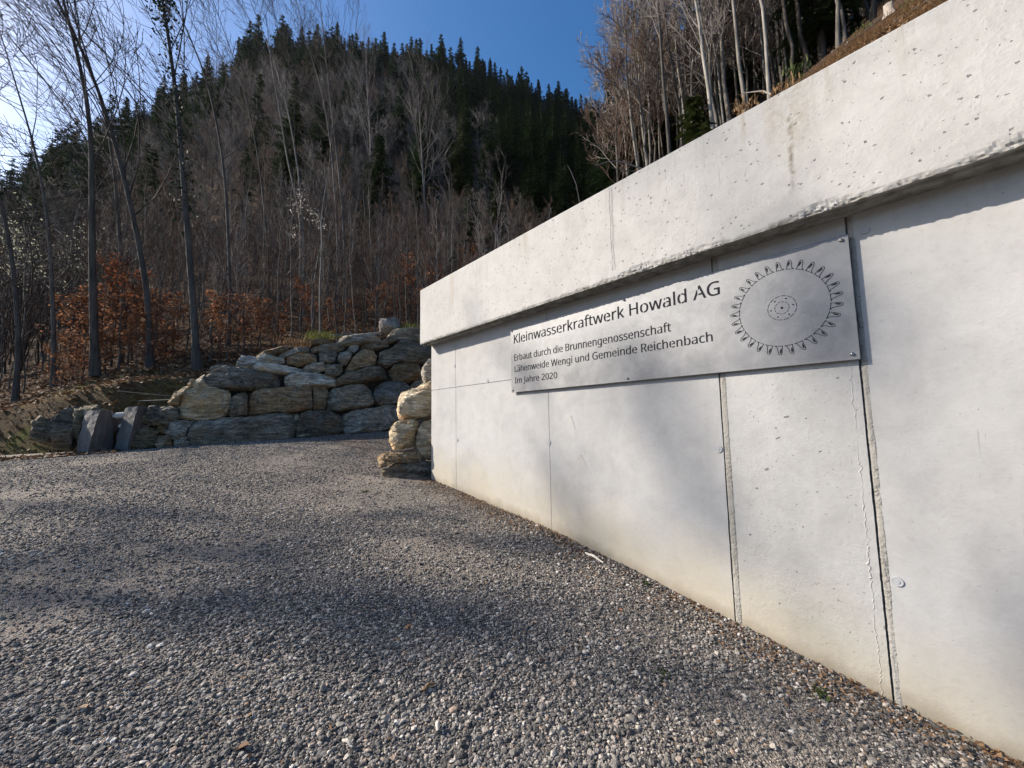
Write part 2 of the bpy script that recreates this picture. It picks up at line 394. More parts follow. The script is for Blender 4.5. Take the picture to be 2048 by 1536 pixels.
def soil(name, c0, c1, c2, moss=None):
    m, t, b = mat(name, 0.95, 0.1); q = NB(t)
    pos = q.n('ShaderNodeNewGeometry').outputs['Position']
    n = q.noise(pos, 2.0, 8, 0.7); n2 = q.noise(pos, 14, 6, 0.7)
    col = q.ramp(q.math('ADD', q.math('MULTIPLY', n, 0.45), q.math('MULTIPLY', n2, 0.55)), [(0.35, c0), (0.52, c1), (0.7, c2)])
    if moss: col = q.mix(q.maprange(q.noise(pos, 0.8, 5, 0.6), 0.5, 0.62, 0, 0.7), col, moss)
    t.links.new(col, b.inputs['Base Color'])
    t.links.new(q.bump(q.math('ADD', n, n2), 1.0, 0.15), b.inputs['Normal'])
    return m
M['forest_floor'] = soil('forest_floor', (0.035, 0.024, 0.017), (0.10, 0.062, 0.038), (0.19, 0.12, 0.075))
M['mossy'] = soil('mossy_bank', (0.06, 0.04, 0.025), (0.15, 0.10, 0.055), (0.24, 0.17, 0.09), (0.15, 0.15, 0.03))
M['path'] = soil('pale_path', (0.30, 0.27, 0.23), (0.42, 0.38, 0.33), (0.52, 0.48, 0.43))
M['dark_fill'] = soil('wall_core', (0.02, 0.017, 0.014), (0.05, 0.042, 0.034), (0.09, 0.075, 0.06))

# ------------------------------------------------------------------ ground shapes
GY = [-40, -12, -3, 0, 1.13, 2.88, 5.33, 7, 9, 11, 13, 40]
GZ = [-4.5, -2.9, -1.95, -1.6, -1.434, -1.146, -.903, -.7, -.5, -.385, -.36, -.2]
def ground(x, y):
    return np.interp(y, GY, GZ) + 0.045 * (np.asarray(x) - 3)

AZ_K = [-90, -60, -30, -16, -13, -9, -5, 0, 4, 8, 15, 24, 34, 46, 52, 58, 66, 80, 130]
AZ_T = [.10, .12, .17, .22, .26, .38, .50, .63, .75, .82, .885, .90, .895, .81, .74, .68, .60, .5, .3]     # skyline of the bare slope
AZ_Z0 = [-.4, -.5, -.3, .1, .3, .75, 1.1, 1.3, 1.45, 1.75, 2.15, 2.55, 2.9, 2.6, 2.2, 2.0, 2.0, 2.0, 2.0]
AZ_R0 = [16.5, 16.5, 16.5, 16.2, 15.8, 14.6, 13.8, 13.6, 13.5, 13.4, 13.5, 13.9, 14.5, 15, 16, 17, 20, 20, 20]
RIDGE = 165.0
def sstep(a, b, x):
    t = np.clip((x - a) / (b - a), 0, 1); return t * t * (3 - 2 * t)
def lump(x, y, s, seed=0.0):
    return (np.sin(x / s + seed) * np.cos(y / s * 1.13 + seed * 2.1) + 0.5 * np.sin(x / s * 2.3 + y / s * 1.7 + seed))
def hill(x, y):
    x = np.asarray(x, float); y = np.asarray(y, float)
    r = np.hypot(x, y); az = np.degrees(np.arctan2(x, y))
    T = np.interp(az, AZ_K, AZ_T); z0 = np.interp(az, AZ_K, AZ_Z0); r0 = np.interp(az, AZ_K, AZ_R0)
    m = (T * RIDGE - z0) / (RIDGE - r0)
    s = np.clip((r - r0) / (RIDGE - r0), 0, None)
    z = z0 + (RIDGE - r0) * m * np.clip((r - r0) / (RIDGE - r0), 0, 1) ** 1.3
    z = np.where(r > RIDGE, z0 + (RIDGE - r0) * m - (r - RIDGE) * 0.25, z)
    z += (lump(x, y, 17.0) * 2.2 + lump(x, y, 6.0, 1.0) * 0.5) * sstep(18, 70, r)
    z += lump(x, y, 1.3, 2.0) * 0.07 * sstep(13, 16, r)
    g = ground(x, y)
    front = np.clip((r - (r0 - 1.15)) / 1.15, 0, 1)
    z = np.where(r < r0, (g - 0.35) + (z0 - (g - 0.35)) * front ** 0.8, z)
    # hillside behind the concrete wall rises away from it
    slp = np.interp(az, [55, 68, 76, 84, 92, 110], [0.62, 0.655, 0.70, 0.78, 0.83, 0.85])
    right = 1.9 + slp * (x - 3.2) + lump(x, y, 1.1, 3.0) * 0.09 + lump(x, y, 3.1, 0.7) * 0.28 * sstep(4, 9, x)
    wgt = sstep(47, 60, az)
    right = np.where(x > 3.05, right * wgt + (-3.0) * (1 - wgt), -3.0)
    right = np.minimum(right, 130)
    return np.maximum(z, right)

def grid(name, xs, ys, zf, material, keep=None):
    X, Y = np.meshgrid(xs, ys, indexing='ij'); Z = zf(X, Y)
    v = np.stack([X, Y, Z], -1).reshape(-1, 3)
    n, m_ = X.shape
    i = (np.arange(n - 1)[:, None] * m_ + np.arange(m_ - 1)[None, :]).reshape(-1)
    f = np.stack([i, i + m_, i + m_ + 1, i + 1], -1)
    if keep is not None:
        c = v[f].mean(1); f = f[keep(c[:, 0], c[:, 1])]
    return mesh_obj(name, v, f, material, smooth=True)

# one ground sheet: gravel yard (finely gridded near the camera)
xs = np.concatenate([np.linspace(-160, -12, 14)[:-1], np.linspace(-12, 8.5, 150)])
ys = np.concatenate([np.linspace(-120, -8, 12)[:-1], np.linspace(-8, 15.5, 160)])
o = grid('gravel_yard', xs, ys, lambda X, Y: ground(X, Y) + lump(X, Y, 0.7, 0.3) * 0.008 + lump(X, Y, 0.23, 1.3) * 0.004, M['gravel'])
tag(o, kind='structure')
# lower earth sheet reaching the horizon
o = grid('valley_ground', np.linspace(-700, 700, 31), np.linspace(-700, 700, 31), lambda X, Y: -6.0 + 0 * X, M['forest_floor'])
tag(o, kind='structure')
# path beside the yard
def path_keep(x, y): return (y > 11.6 + 0.34 * (-1.2 - x)) & (x < -1.2)
o = grid('pale_path', np.linspace(-40, -1.2, 90), np.linspace(10, 17, 50), lambda X, Y: ground(X, Y) + 0.012 + lump(X, Y, 0.9, 2.2) * 0.008, M['path'],
         lambda x, y: (x < -1.5) & (y > 11.55 + 0.5 * np.maximum(0, x + 2.4) ** 2 + 0.12 * np.sin(x * 2.1) + 0.05 * np.sin(x * 7) + 0.10 * (-x - 2)) & (y < 13.4 + 0.5 * (-x - 2)))
tag(o, kind='structure')
# hillside
th = np.radians(np.concatenate([np.linspace(-90, -16, 40)[:-1], np.linspace(-16, 62, 260)[:-1], np.linspace(62, 140, 140)]))
rr = np.concatenate([np.linspace(3.2, 11.4, 40)[:-1], np.linspace(11.4, 16, 50)[:-1], np.geomspace(16, 420, 130)])
TH, RR = np.meshgrid(th, rr, indexing='ij')
X = RR * np.sin(TH); Y = RR * np.cos(TH); Z = hill(X, Y)
v = np.stack([X, Y, Z], -1).reshape(-1, 3); n, m_ = X.shape
i = (np.arange(n - 1)[:, None] * m_ + np.arange(m_ - 1)[None, :]).reshape(-1)
f = np.stack([i, i + 1, i + m_ + 1, i + m_], -1)
cc = v[f].mean(1)
rc = np.hypot(cc[:, 0], cc[:, 1]); azc = np.degrees(np.arctan2(cc[:, 0], cc[:, 1]))
vx = v[f][:, :, 0].min(1)
keep = ((rc > 11.4) & (azc < 40)) | ((azc >= 25) & (vx > 3.16) & ((cc[:, 1] < 5.2) | (rc > 11.4) )) 
f = f[keep]
midx = ((azc[keep] < 2) & (rc[keep] < 17)).astype(int)
o = mesh_obj('hillside', v, f, None, smooth=True, mats=[M['forest_floor'], M['mossy']], midx=midx)
tag(o, kind='structure')

# ------------------------------------------------------------------ concrete power station
WX, PXF = 3.0, 2.80                 # wall face, parapet face
YE = 5.37                           # far end of the building
PT, PB = 2.045, 1.18                # parapet top and bottom
bld = empty('concrete_building', (WX, 1.2, -1.6), 'low bare concrete building front with overhanging parapet, cut into the wooded bank', 'building')
def B(v): return np.asarray(v, float) - np.array([WX, 1.2, -1.6])

def wall_panel(y0, y1, z0, z1, material, jag0=0.0, jag1=0.0, step=0.05, proud=0.0):
    """front slab of the wall with broken vertical edges; 0.12 m thick"""
    zs = np.arange(z0, z1 + step * 0.5, step); nz = len(zs); zs[-1] = z1
    r = np.random.default_rng(int(abs(y0 * 1000)) + 3)
    e0 = y0 + (r.random(nz) ** 3) * jag0; e1 = y1 - (r.random(nz) ** 3) * jag1
    ny = max(2, int((y1 - y0) / 0.25) + 1)
    V = []; 
    for k in range(nz):
        ysr = np.linspace(e0[k], e1[k], ny)
        for y in ysr: V.append((WX - proud, y, zs[k]))
    base = len(V)
    for k in range(nz):
        V.append((WX + 0.12, e0[k], zs[k])); V.append((WX + 0.12, e1[k], zs[k]))
    Fq = []
    for k in range(nz - 1):
        for j in range(ny - 1):
            a = k * ny + j; Fq.append((a, a + ny, a + ny + 1, a + 1))
        Fq.append((k * ny, base + 2 * k, base + 2 * k + 2, (k + 1) * ny))
        Fq.append((k * ny + ny - 1, (k + 1) * ny + ny - 1, base + 2 * k + 3, base + 2 * k + 1))
    t0 = (nz - 1) * ny
    Fq.append(tuple([t0 + j for j in range(ny)] + [base + 2 * nz - 1, base + 2 * nz - 2]))
    Fq.append(tuple([ny - 1 - j for j in range(ny)] + [base, base + 1]))
    return mesh_obj('wall_panel', B(V), Fq, material, bld)

ZB, ZT, HZ = -2.6, PB + 0.05, 0.472
wall_panel(4.673, YE, ZB, HZ - 0.003, M['wall'], 0.002, 0.0, 0.1)
wall_panel(4.673, YE, HZ + 0.003, ZT, M['wall'], 0.002, 0.0, 0.1, 0.002)
wall_panel(2.857, 4.667, ZB, HZ - 0.003, M['wall'], 0.002, 0.002, 0.1)
wall_panel(2.857, 4.667, HZ + 0.003, ZT, M['wall'], 0.002, 0.002, 0.1, 0.002)
wall_panel(1.128, 2.852, ZB, ZT, M['wall'], 0.003, 0.002, 0.1)
p = wall_panel(0.352, 1.080, ZB, ZT, M['wall_rough'], 0.002, 0.003, 0.02, 0.002); p['label'] = 'rougher wall panel between the two broken joints'
wall_panel(-8.0, 0.318, ZB, ZT, M['wall'], 0.0, 0.003, 0.02)
mb = MB(); mb.box(B((WX + 0.03, -8, ZB)), B((WX + 0.35, YE - 0.002, ZT - 0.01))); mb.build('wall_core', M['seam'], bld)
mb = MB(); mb.box(B((WX + 0.35, YE - 0.25, ZB)), B((9.5, YE - 0.003, 1.5))); mb.build('end_wall', M['wall'], bld)

def joint_strip(y0, y1, x, seed, amp):
    zs = np.arange(ZB, ZT, 0.012); r = np.random.default_rng(seed)
    ny = 6; V = []
    for k, z in enumerate(zs):
        for j in range(ny):
            y = y0 + (y1 - y0) * j / (ny - 1)
            nz_ = mnoise.noise(Vector((y * 40, z * 14, seed))) * amp + mnoise.noise(Vector((y * 9, z * 3, seed + 5))) * amp
            V.append((x + nz_ * 0.6 - (0.003 if 0 < j < ny - 1 else -0.004), y + r.normal(0, 0.0008), z))
    Fq = [(k * ny + j, (k + 1) * ny + j, (k + 1) * ny + j + 1, k * ny + j + 1) for k in range(len(zs) - 1) for j in range(ny - 1)]
    o = mesh_obj('joint', B(V), Fq, M['seam'], bld, smooth=True); o['label'] = 'rough dark joint between wall panels'
joint_strip(1.074, 1.122, WX + 0.002, 3, 0.004)
joint_strip(0.308, 0.344, WX + 0.003, 8, 0.006)

# parapet: front face with chipped lower edge
ysp = np.concatenate([np.arange(-8, -1.0, 0.12), np.arange(-1.0, 3.4, 0.012), np.arange(3.4, YE, 0.03), [YE]])
zrow = np.array([0, .006, .014, .024, .036, .05, .068, .09, .13, .25, .45, .65, PT - PB - 0.012, PT - PB])
V = []
for y in ysp:
    a = mnoise.fractal(Vector((y * 2.0, 3.3, 0)), 1.0, 2.0, 4)
    zone = 0.25 + 0.75 * float(sstep(2.3, 1.2, y)) if y < 3 else 0.16
    chip = max(0.0, (0.42 + 0.8 * a)) * zone
    hgt = 0.012 + 0.085 * chip + 0.022 * max(0, mnoise.noise(Vector((y * 22, 1.7, 0))))
    dep = 0.004 + 0.036 * chip
    for k, dz in enumerate(zrow):
        x = PXF; z = PB + dz
        wgt = max(0.0, 1 - dz / max(hgt, 1e-3))
        j = mnoise.noise(Vector((y * 34, dz * 60, 4.1))) * 0.5 + mnoise.noise(Vector((y * 80, dz * 110, 7.1))) * 0.35
        if wgt > 0: x += dep * (wgt ** 0.6) * (0.75 + 1.3 * j)
        if k == 0: z += 0.010 * chip + 0.004 * j
        if k == len(zrow) - 1: x += 0.010
        V.append((x, y, z))
nr = len(zrow); nyp = len(ysp)
Fq = [(j * nr + k, j * nr + k + 1, (j + 1) * nr + k + 1, (j + 1) * nr + k) for j in range(nyp - 1) for k in range(nr - 1)]
base = len(V)
for y in ysp:      # underside with a drip lip, top and back
    V += [(PXF + 0.05, y, PB + 0.006), (PXF + 0.055, y, PB - 0.010), (PXF + 0.075, y, PB - 0.010), (PXF + 0.08, y, PB + 0.004), (WX + 0.3, y, PB + 0.004),
          (3.15, y, PT), (3.15, y, PB + 0.2)]
for j in range(nyp - 1):
    a, b_ = base + 7 * j, base + 7 * (j + 1)
    Fq.append((j * nr, (j + 1) * nr, b_, a))
    for k in range(4): Fq.append((a + k, b_ + k, b_ + k + 1, a + k + 1))
    Fq.append((j * nr + nr - 1, a + 5, b_ + 5, (j + 1) * nr + nr - 1)); Fq.append((a + 5, a + 6, b_ + 6, b_ + 5))
e = (nyp - 1); a = base + 7 * e
Fq.append(tuple([e * nr + k for k in range(nr)] + [a + 5, a + 6, a + 4, a + 3, a + 2, a + 1, a]))
o = mesh_obj('parapet', B(V), Fq, M['parapet'], bld)
# fine cracks beside the parapet joint
mb = MB()
for (yy, ph, wd) in ((1.862, 0.0, 0.0035), (1.846, 1.3, 0.002), (1.836, 2.1, 0.002)):
    zs = np.linspace(PB + 0.09, PT - 0.012, 40)
    yl = yy + 0.003 * np.sin(zs * 21 + ph) + 0.002 * np.sin(zs * 57 + ph * 3)
    V = []; 
    for z, y in zip(zs, yl): V += [(PXF - 0.0015, y - wd / 2, z), (PXF - 0.0015, y + wd / 2, z)]
    mb.add(B(V), [(2 * k, 2 * k + 2, 2 * k + 3, 2 * k + 1) for k in range(len(zs) - 1)])
o = mb.build('crack', M['seam'], bld); o['label'] = 'hairline cracks down the parapet'

def ridge(y, wd, hgt, seed):
    zs = np.arange(-1.7, ZT, 0.011); r = np.random.default_rng(seed); V = []
    for z in zs:
        a = max(0.0, 0.35 + 1.2 * mnoise.noise(Vector((z * 4, seed, 0))) + 0.8 * mnoise.noise(Vector((z * 31, seed, 3))))
        yo = y + 0.006 * mnoise.noise(Vector((z * 9, seed, 8))) + 0.003 * r.normal()
        V += [(WX + 0.003, yo - wd, z), (WX - 0.003 - hgt * a, yo + r.normal(0, wd * .2), z), (WX + 0.003, yo + wd * (0.6 + a), z)]
    Fq = [(3 * k + c, 3 * k + 3 + c, 3 * k + 4 + c, 3 * k + 1 + c) for k in range(len(zs) - 1) for c in range(2)]
    o = mesh_obj('cement_ridge', B(V), Fq, M['wall_rough'], bld); o['label'] = 'crumbly ridge of leaked cement beside a joint'
ridge(0.392, 0.013, 0.0028, 9)
def disc(mb, c, r, k, axis_x, dome=0.0, ring=0.0):
    """disc facing -X at x=axis_x"""
    an = np.arange(k) * 2 * math.pi / k
    V = [(axis_x - dome, c[0], c[1])] + [(axis_x, c[0] + r * math.cos(t), c[1] + r * math.sin(t)) for t in an]
    V += [(axis_x + 0.008, c[0] + r * 1.06 * math.cos(t), c[1] + r * 1.06 * math.sin(t)) for t in an]
    Fq = [(0, 1 + (j + 1) % k, 1 + j) for j in range(k)] + [(1 + j, 1 + (j + 1) % k, 1 + k + (j + 1) % k, 1 + k + j) for j in range(k)]
    mb.add(V, Fq)
for (y, z, r) in ((1.161, -0.241, .026), (2.863, -0.252, .026), (3.924, 0.496, .026), (4.64, -0.277, .026), (0.284, -0.913, .024), (0.268, 1.07, .022), (4.70, 0.78, .024)):
    mb = MB(); disc(mb, (y, z), r, 20, WX - 0.006, -0.002); disc(mb, (y, z), r * 0.45, 14, WX - 0.0075)
    ob = mb.build('tie_hole_plug', M['plug'], bld)
    me = ob.data; me.transform(Matrix.Translation(B((0, 0, 0)).tolist()))

# ------------------------------------------------------------------ sign
SX = 2.96
sign = empty('metal_sign', (SX, 1.875, 0.69), 'long galvanised metal sign plate with cut-out lettering and turbine wheel, bolted to the concrete wall', 'sign')
so_ = np.array([SX, 1.875, 0.69])
y0, y1, z0, z1, bv = 0.338, 3.412, 0.312, 1.064, 0.002
mb = MB()
V = []
for (x, ins) in ((SX + 0.005, 0), (SX + 0.001, 0), (SX, bv)):
    V += [(x, y0 + ins, z0 + ins), (x, y1 - ins, z0 + ins), (x, y1 - ins, z1 - ins), (x, y0 + ins, z1 - ins)]
mb.add(np.array(V) - so_, [(0, 1, 2, 3)] + [(4 * r + j, 4 * r + 4 + j, 4 * r + 4 + (j + 1) % 4, 4 * r + (j + 1) % 4) for r in range(2) for j in range(4)] + [(8, 11, 10, 9)])
mb.build('plate', M['sign'], sign)

fpath = os.path.join(bpy.utils.system_resource('DATAFILES'), 'fonts', 'NotoSansMath-Regular.woff2')
def glyph_mesh(text):
    cu = bpy.data.curves.new('t', 'FONT'); cu.body = text; cu.size = 1.0; cu.resolution_u = 6; cu.offset = 0.0
    try:
        if os.path.exists(fpath): cu.font = bpy.data.fonts.load(fpath, check_existing=True)
    except Exception: pass
    ob = bpy.data.objects.new('t', cu); C.objects.link(ob)
    dg = bpy.context.evaluated_depsgraph_get(); dg.update()
    me = bpy.data.meshes.new_from_object(ob.evaluated_get(dg))
    bpy.data.objects.remove(ob); 
    return me
def text_line(text, y_left, y_right, zbase, cap, cuts=True):
    um = text.find('ä'); me = glyph_mesh(text.replace('ä', 'a'))
    bm = bmesh.new(); bm.from_mesh(me); bmesh.ops.remove_doubles(bm, verts=bm.verts, dist=1e-5)
    mu = glyph_mesh('H'); hcap = max(v.co.y for v in mu.vertices)
    if um >= 0:
        px_ = [v.co.x for v in glyph_mesh(text[:um] + 'a').vertices]; ax = [v.co.x for v in glyph_mesh('a').vertices]; ay = max(v.co.y for v in glyph_mesh('a').vertices)
        cxm = max(px_) - (max(ax) - min(ax)) / 2 - 0.01
        for dx in (-0.085, 0.085):
            vs = [bm.verts.new((cxm + dx + 0.048 * math.cos(t), ay + 0.115 + 0.048 * math.sin(t), 0)) for t in np.arange(10) * 0.6283]
            bm.faces.new(vs)
    x0 = min(v.co.x for v in bm.verts); x1 = max(v.co.x for v in bm.verts)
    sx = (y_left - y_right) / (x1 - x0); sy = cap / hcap
    for v in bm.verts: v.co.x = (v.co.x - x0) * sx; v.co.y *= sy
    if cuts:     # stencil bridges: closed letters are interrupted by a small gap
        seen = set(); isl = []
        for f in bm.faces:
            if f in seen: continue
            st = [f]; comp = []; seen.add(f)
            while st:
                g = st.pop(); comp.append(g)
                for e in g.edges:
                    for h in e.link_faces:
                        if h not in seen: seen.add(h); st.append(h)
            isl.append(comp)
        gap = cap * 0.10
        for comp in isl:
            vs = {v for f in comp for v in f.verts}; es = {e for f in comp for e in f.edges}
            if len(vs) - len(es) + len(comp) == 1: continue
            xs_ = [v.co.x for v in vs]; xc = min(xs_) * 0.62 + max(xs_) * 0.38
            geom = list(vs) + list(es) + comp
            for xx in (xc - gap / 2, xc + gap / 2):
                r = bmesh.ops.bisect_plane(bm, geom=geom, plane_co=(xx, 0, 0), plane_no=(1, 0, 0), dist=1e-6)
                geom = list({g for g in geom if g.is_valid} | set(r['geom']))
            kill = [g for g in geom if isinstance(g, bmesh.types.BMFace) and g.is_valid and abs(g.calc_center_median().x - xc) < gap / 2 - 1e-5]
            bmesh.ops.delete(bm, geom=kill, context='FACES')
    V = np.array([(SX - 0.0012, y_left - v.co.x, zbase + v.co.y) for v in bm.verts]) - so_
    bm.verts.index_update()
    Fq = [tuple(v.index for v in f.verts) for f in bm.faces]
    bm.free()
    V = np.vstack([V, V + np.array([-0.0003, -cap * 0.028, 0])]); Fq = Fq + [tuple(i + len(V) // 2 for i in q) for q in Fq]     # a slightly heavier stroke
    o = mesh_obj('lettering', V, Fq, M['cut'], sign); o['label'] = 'cut-out words ' + text
text_line('Kleinwasserkraftwerk Howald AG', 3.353, 1.068, 0.886, 0.104)
text_line('Erbaut durch die Brunnengenossenschaft', 3.351, 1.448, 0.681, 0.074)
text_line('Lähenweide Wengi und Gemeinde Reichenbach', 3.348, 1.138, 0.549, 0.071)
text_line('Im Jahre 2020', 3.346, 2.685, 0.416, 0.067)

# turbine wheel drawing: thin cuts drawn as shade-dark strokes, in viewer coordinates u (to the right) and v (up)
WC = (0.6955, 0.697); RW = 0.2515
wm = MB()
def stroke(pts, wd=0.0032):
    P = np.array(pts, float); tg = np.gradient(P, axis=0); tg /= np.linalg.norm(tg, axis=1)[:, None] + 1e-9
    nn = np.stack([-tg[:, 1], tg[:, 0]], 1) * wd / 2
    V = []
    for p_, q_ in zip(P, nn):
        for s_ in (1, -1): V.append((SX - 0.0012, WC[0] - (p_[0] + s_ * q_[0]), WC[1] + p_[1] + s_ * q_[1]))
    wm.add(np.array(V) - so_, [(2 * k, 2 * k + 2, 2 * k + 3, 2 * k + 1) for k in range(len(P) - 1)])
def blob(pts):
    V = np.array([(SX - 0.0012, WC[0] - u, WC[1] + v_) for u, v_ in pts]) - so_
    wm.add(V, [tuple(range(len(V)))])
def pol(a, r): return (r * math.sin(a), r * math.cos(a))       # a clockwise from the top
NBK = 29; st = 2 * math.pi / NBK
for k in range(NBK):
    a = (k + 0.15) * st
    def L(t, r): # local: t along the rim in bucket steps, r beyond the rim
        return pol(a + t * st, RW + r)
    pts = [L(-0.37, 0.0), L(-0.365, 0.03), L(-0.345, 0.047), L(-0.30, 0.0555), L(-0.22, 0.0585), L(-0.13, 0.056), L(-0.05, 0.048), L(0.01, 0.034), L(0.08, 0.018), L(0.18, 0.006), L(0.36, 0.001)]
    stroke(pts)
    blob([L(-0.30, 0.016), L(-0.30, 0.034), L(-0.27, 0.046), L(-0.22, 0.049), L(-0.16, 0.045), L(-0.15, 0.035), L(-0.20, 0.024)])
    arc = [pol(a + t * st, RW) for t in np.linspace(-0.45, 0.40, 8)]
    stroke(arc)
def dashed(r, n, fill):
    for k in range(n):
        stroke([pol(2 * math.pi * (k + t) / n, r) for t in np.linspace(0, fill, 6)], 0.003)
dashed(0.0795, 14, 0.8); dashed(0.0400, 12, 0.72)
for k in range(6):
    c = pol(k * math.pi / 3 + 0.42, 0.062); blob([(c[0] + 0.0048 * math.cos(t), c[1] + 0.0048 * math.sin(t)) for t in np.arange(10) * 0.628])
blob([(0.0075 * math.cos(t), 0.0075 * math.sin(t)) for t in np.arange(12) * 0.5236])
o = wm.build('turbine_wheel_drawing', M['cut'], sign); o['label'] = 'cut-out line drawing of a bucket wheel'
for (y, z) in ((0.372, 0.345), (0.372, 1.035), (1.86, 0.338), (1.86, 1.04), (3.385, 0.338), (3.385, 1.04)):
    k = 12; V = []
    for (x, r) in ((SX, 0.011), (SX - 0.004, 0.011), (SX - 0.010, 0.008), (SX - 0.0125, 0.0)):
        V += [(x, y + r * math.cos(t), z + r * math.sin(t)) for t in np.arange(k) * 2 * math.pi / k]
    Fq = [(q * k + j, q * k + (j + 1) % k, (q + 1) * k + (j + 1) % k, (q + 1) * k + j) for q in range(3) for j in range(k)]
    # stand-off sleeve behind the plate
    b0 = len(V)
    for x in (SX + 0.005, WX - 0.001): V += [(x, y + 0.009 * math.cos(t), z + 0.009 * math.sin(t)) for t in np.arange(k) * 2 * math.pi / k]
    Fq += [(b0 + j, b0 + (j + 1) % k, b0 + k + (j + 1) % k, b0 + k + j) for j in range(k)]
    mesh_obj('bolt', np.array(V) - so_, Fq, M['bolt'], sign, smooth=True)

# ------------------------------------------------------------------ boulder walls
def boulder(name, poly_px, P, N, T, back, material, parent, origin, rough=1.0, seed=0, inset=1.022, facets=5):
    P = np.asarray(P, float); N = np.asarray(N, float) / np.linalg.norm(N)
    pts = np.array([on_plane(x, y, P, N) for x, y in poly_px])
    U = np.cross([0, 0, 1.0], N); U /= np.linalg.norm(U); W_ = np.cross(N, U)
    c = pts.mean(0); q2 = np.stack([(pts - c) @ U, (pts - c) @ W_], 1)
    # dense outline
    n = 64
    d = np.linalg.norm(np.roll(q2, -1, 0) - q2, axis=1); cum = np.concatenate([[0], np.cumsum(d)])
    t = np.linspace(0, cum[-1], n, endpoint=False)
    cl = np.vstack([q2, q2[:1]])
    out = np.stack([np.interp(t, cum, cl[:, 0]), np.interp(t, cum, cl[:, 1])], 1)
    ext = q2.max(0) - q2.min(0); size = math.sqrt(max(0.01, ext[0] * ext[1]))
    T = min(T, 0.5 * min(ext))
    rg = np.random.default_rng(seed + 11)
    rings = [(0.80, -back), (0.96, -back * 0.8), (1.0, -back * 0.5), (1.0, -back * 0.25), (1.0, 0.0), (0.995, T * 0.3)]
    for s_ in (0.985, 0.96, 0.92, 0.86, 0.79, 0.71, 0.62, 0.52, 0.42, 0.32, 0.22, 0.12, 0.05):
        rings.append((s_, T * (0.45 + 0.55 * (1 - s_ ** 9) ** 0.5)))
    V = []; Wt = []
    for s_, w_ in rings:
        for (a, b_) in out: V.append(c + U * a * s_ * inset + W_ * b_ * s_ * inset + N * w_)
    V.append(c + N * T); V.append(c - N * back)
    V = np.array(V); ctr = c - N * back * 0.25
    off = rg.uniform(-50, 50, 3)
    dirs = V - ctr; dirs /= np.linalg.norm(dirs, axis=1)[:, None] + 1e-9
    # coarse lumps first, then broken planes, then fine fracture
    for k in range(len(V)):
        p_ = Vector((V[k] * (1.6 / size) + off).tolist())
        V[k] += dirs[k] * 0.05 * size * rough * mnoise.noise(p_)
    for _ in range(facets * 3):
        dr = N * rg.uniform(0.45, 1.0) + U * rg.normal(0, 0.42) + W_ * rg.normal(0, 0.42); dr /= np.linalg.norm(dr)
        s_ = (V - ctr) @ dr; lim = s_.max() * rg.uniform(0.74, 0.95)
        V = V - np.clip(s_ - lim, 0, None)[:, None] * dr * 0.98
    lay = N * rg.normal(0, 0.3) + np.array([0, 0, 1.0]) + U * rg.normal(0, 0.3); lay /= np.linalg.norm(lay)
    for k in range(len(V)):
        q_ = V[k] + off
        h = mnoise.ridged_multi_fractal(Vector((q_ * (2.2 / size)).tolist()), 0.9, 2.1, 5, 0.9, 2.0) - 1.0
        lz = float(q_ @ lay) * 9.0 + 1.2 * mnoise.noise(Vector((q_ * 1.5).tolist())); stp = (lz - math.floor(lz)); stp = min(1.0, stp * 3.0) - 0.5
        h2 = mnoise.fractal(Vector((q_ * np.array([6, 6, 9])).tolist()), 0.8, 2.0, 4)
        V[k] += dirs[k] * rough * (0.030 * size * np.clip(h, -1.2, 1.2) + 0.016 * h2 + 0.016 * stp)
    Fq = []
    for r in range(len(rings) - 1):
        for j in range(n): Fq.append((r * n + j, r * n + (j + 1) % n, (r + 1) * n + (j + 1) % n, (r + 1) * n + j))
    L_ = (len(rings) - 1) * n
    for j in range(n): Fq.append((L_ + j, L_ + (j + 1) % n, len(V) - 2)); Fq.append(((j + 1) % n, j, len(V) - 1))
    o = mesh_obj(name, V - np.asarray(origin), Fq, material, parent, smooth=True)
    if hasattr(o.data, 'set_sharp_from_angle'): o.data.set_sharp_from_angle(angle=math.radians(13))
    return o
k2 = lambda pts: [(200 + x / 2.926, 620 + y / 2.926) for x, y in pts]

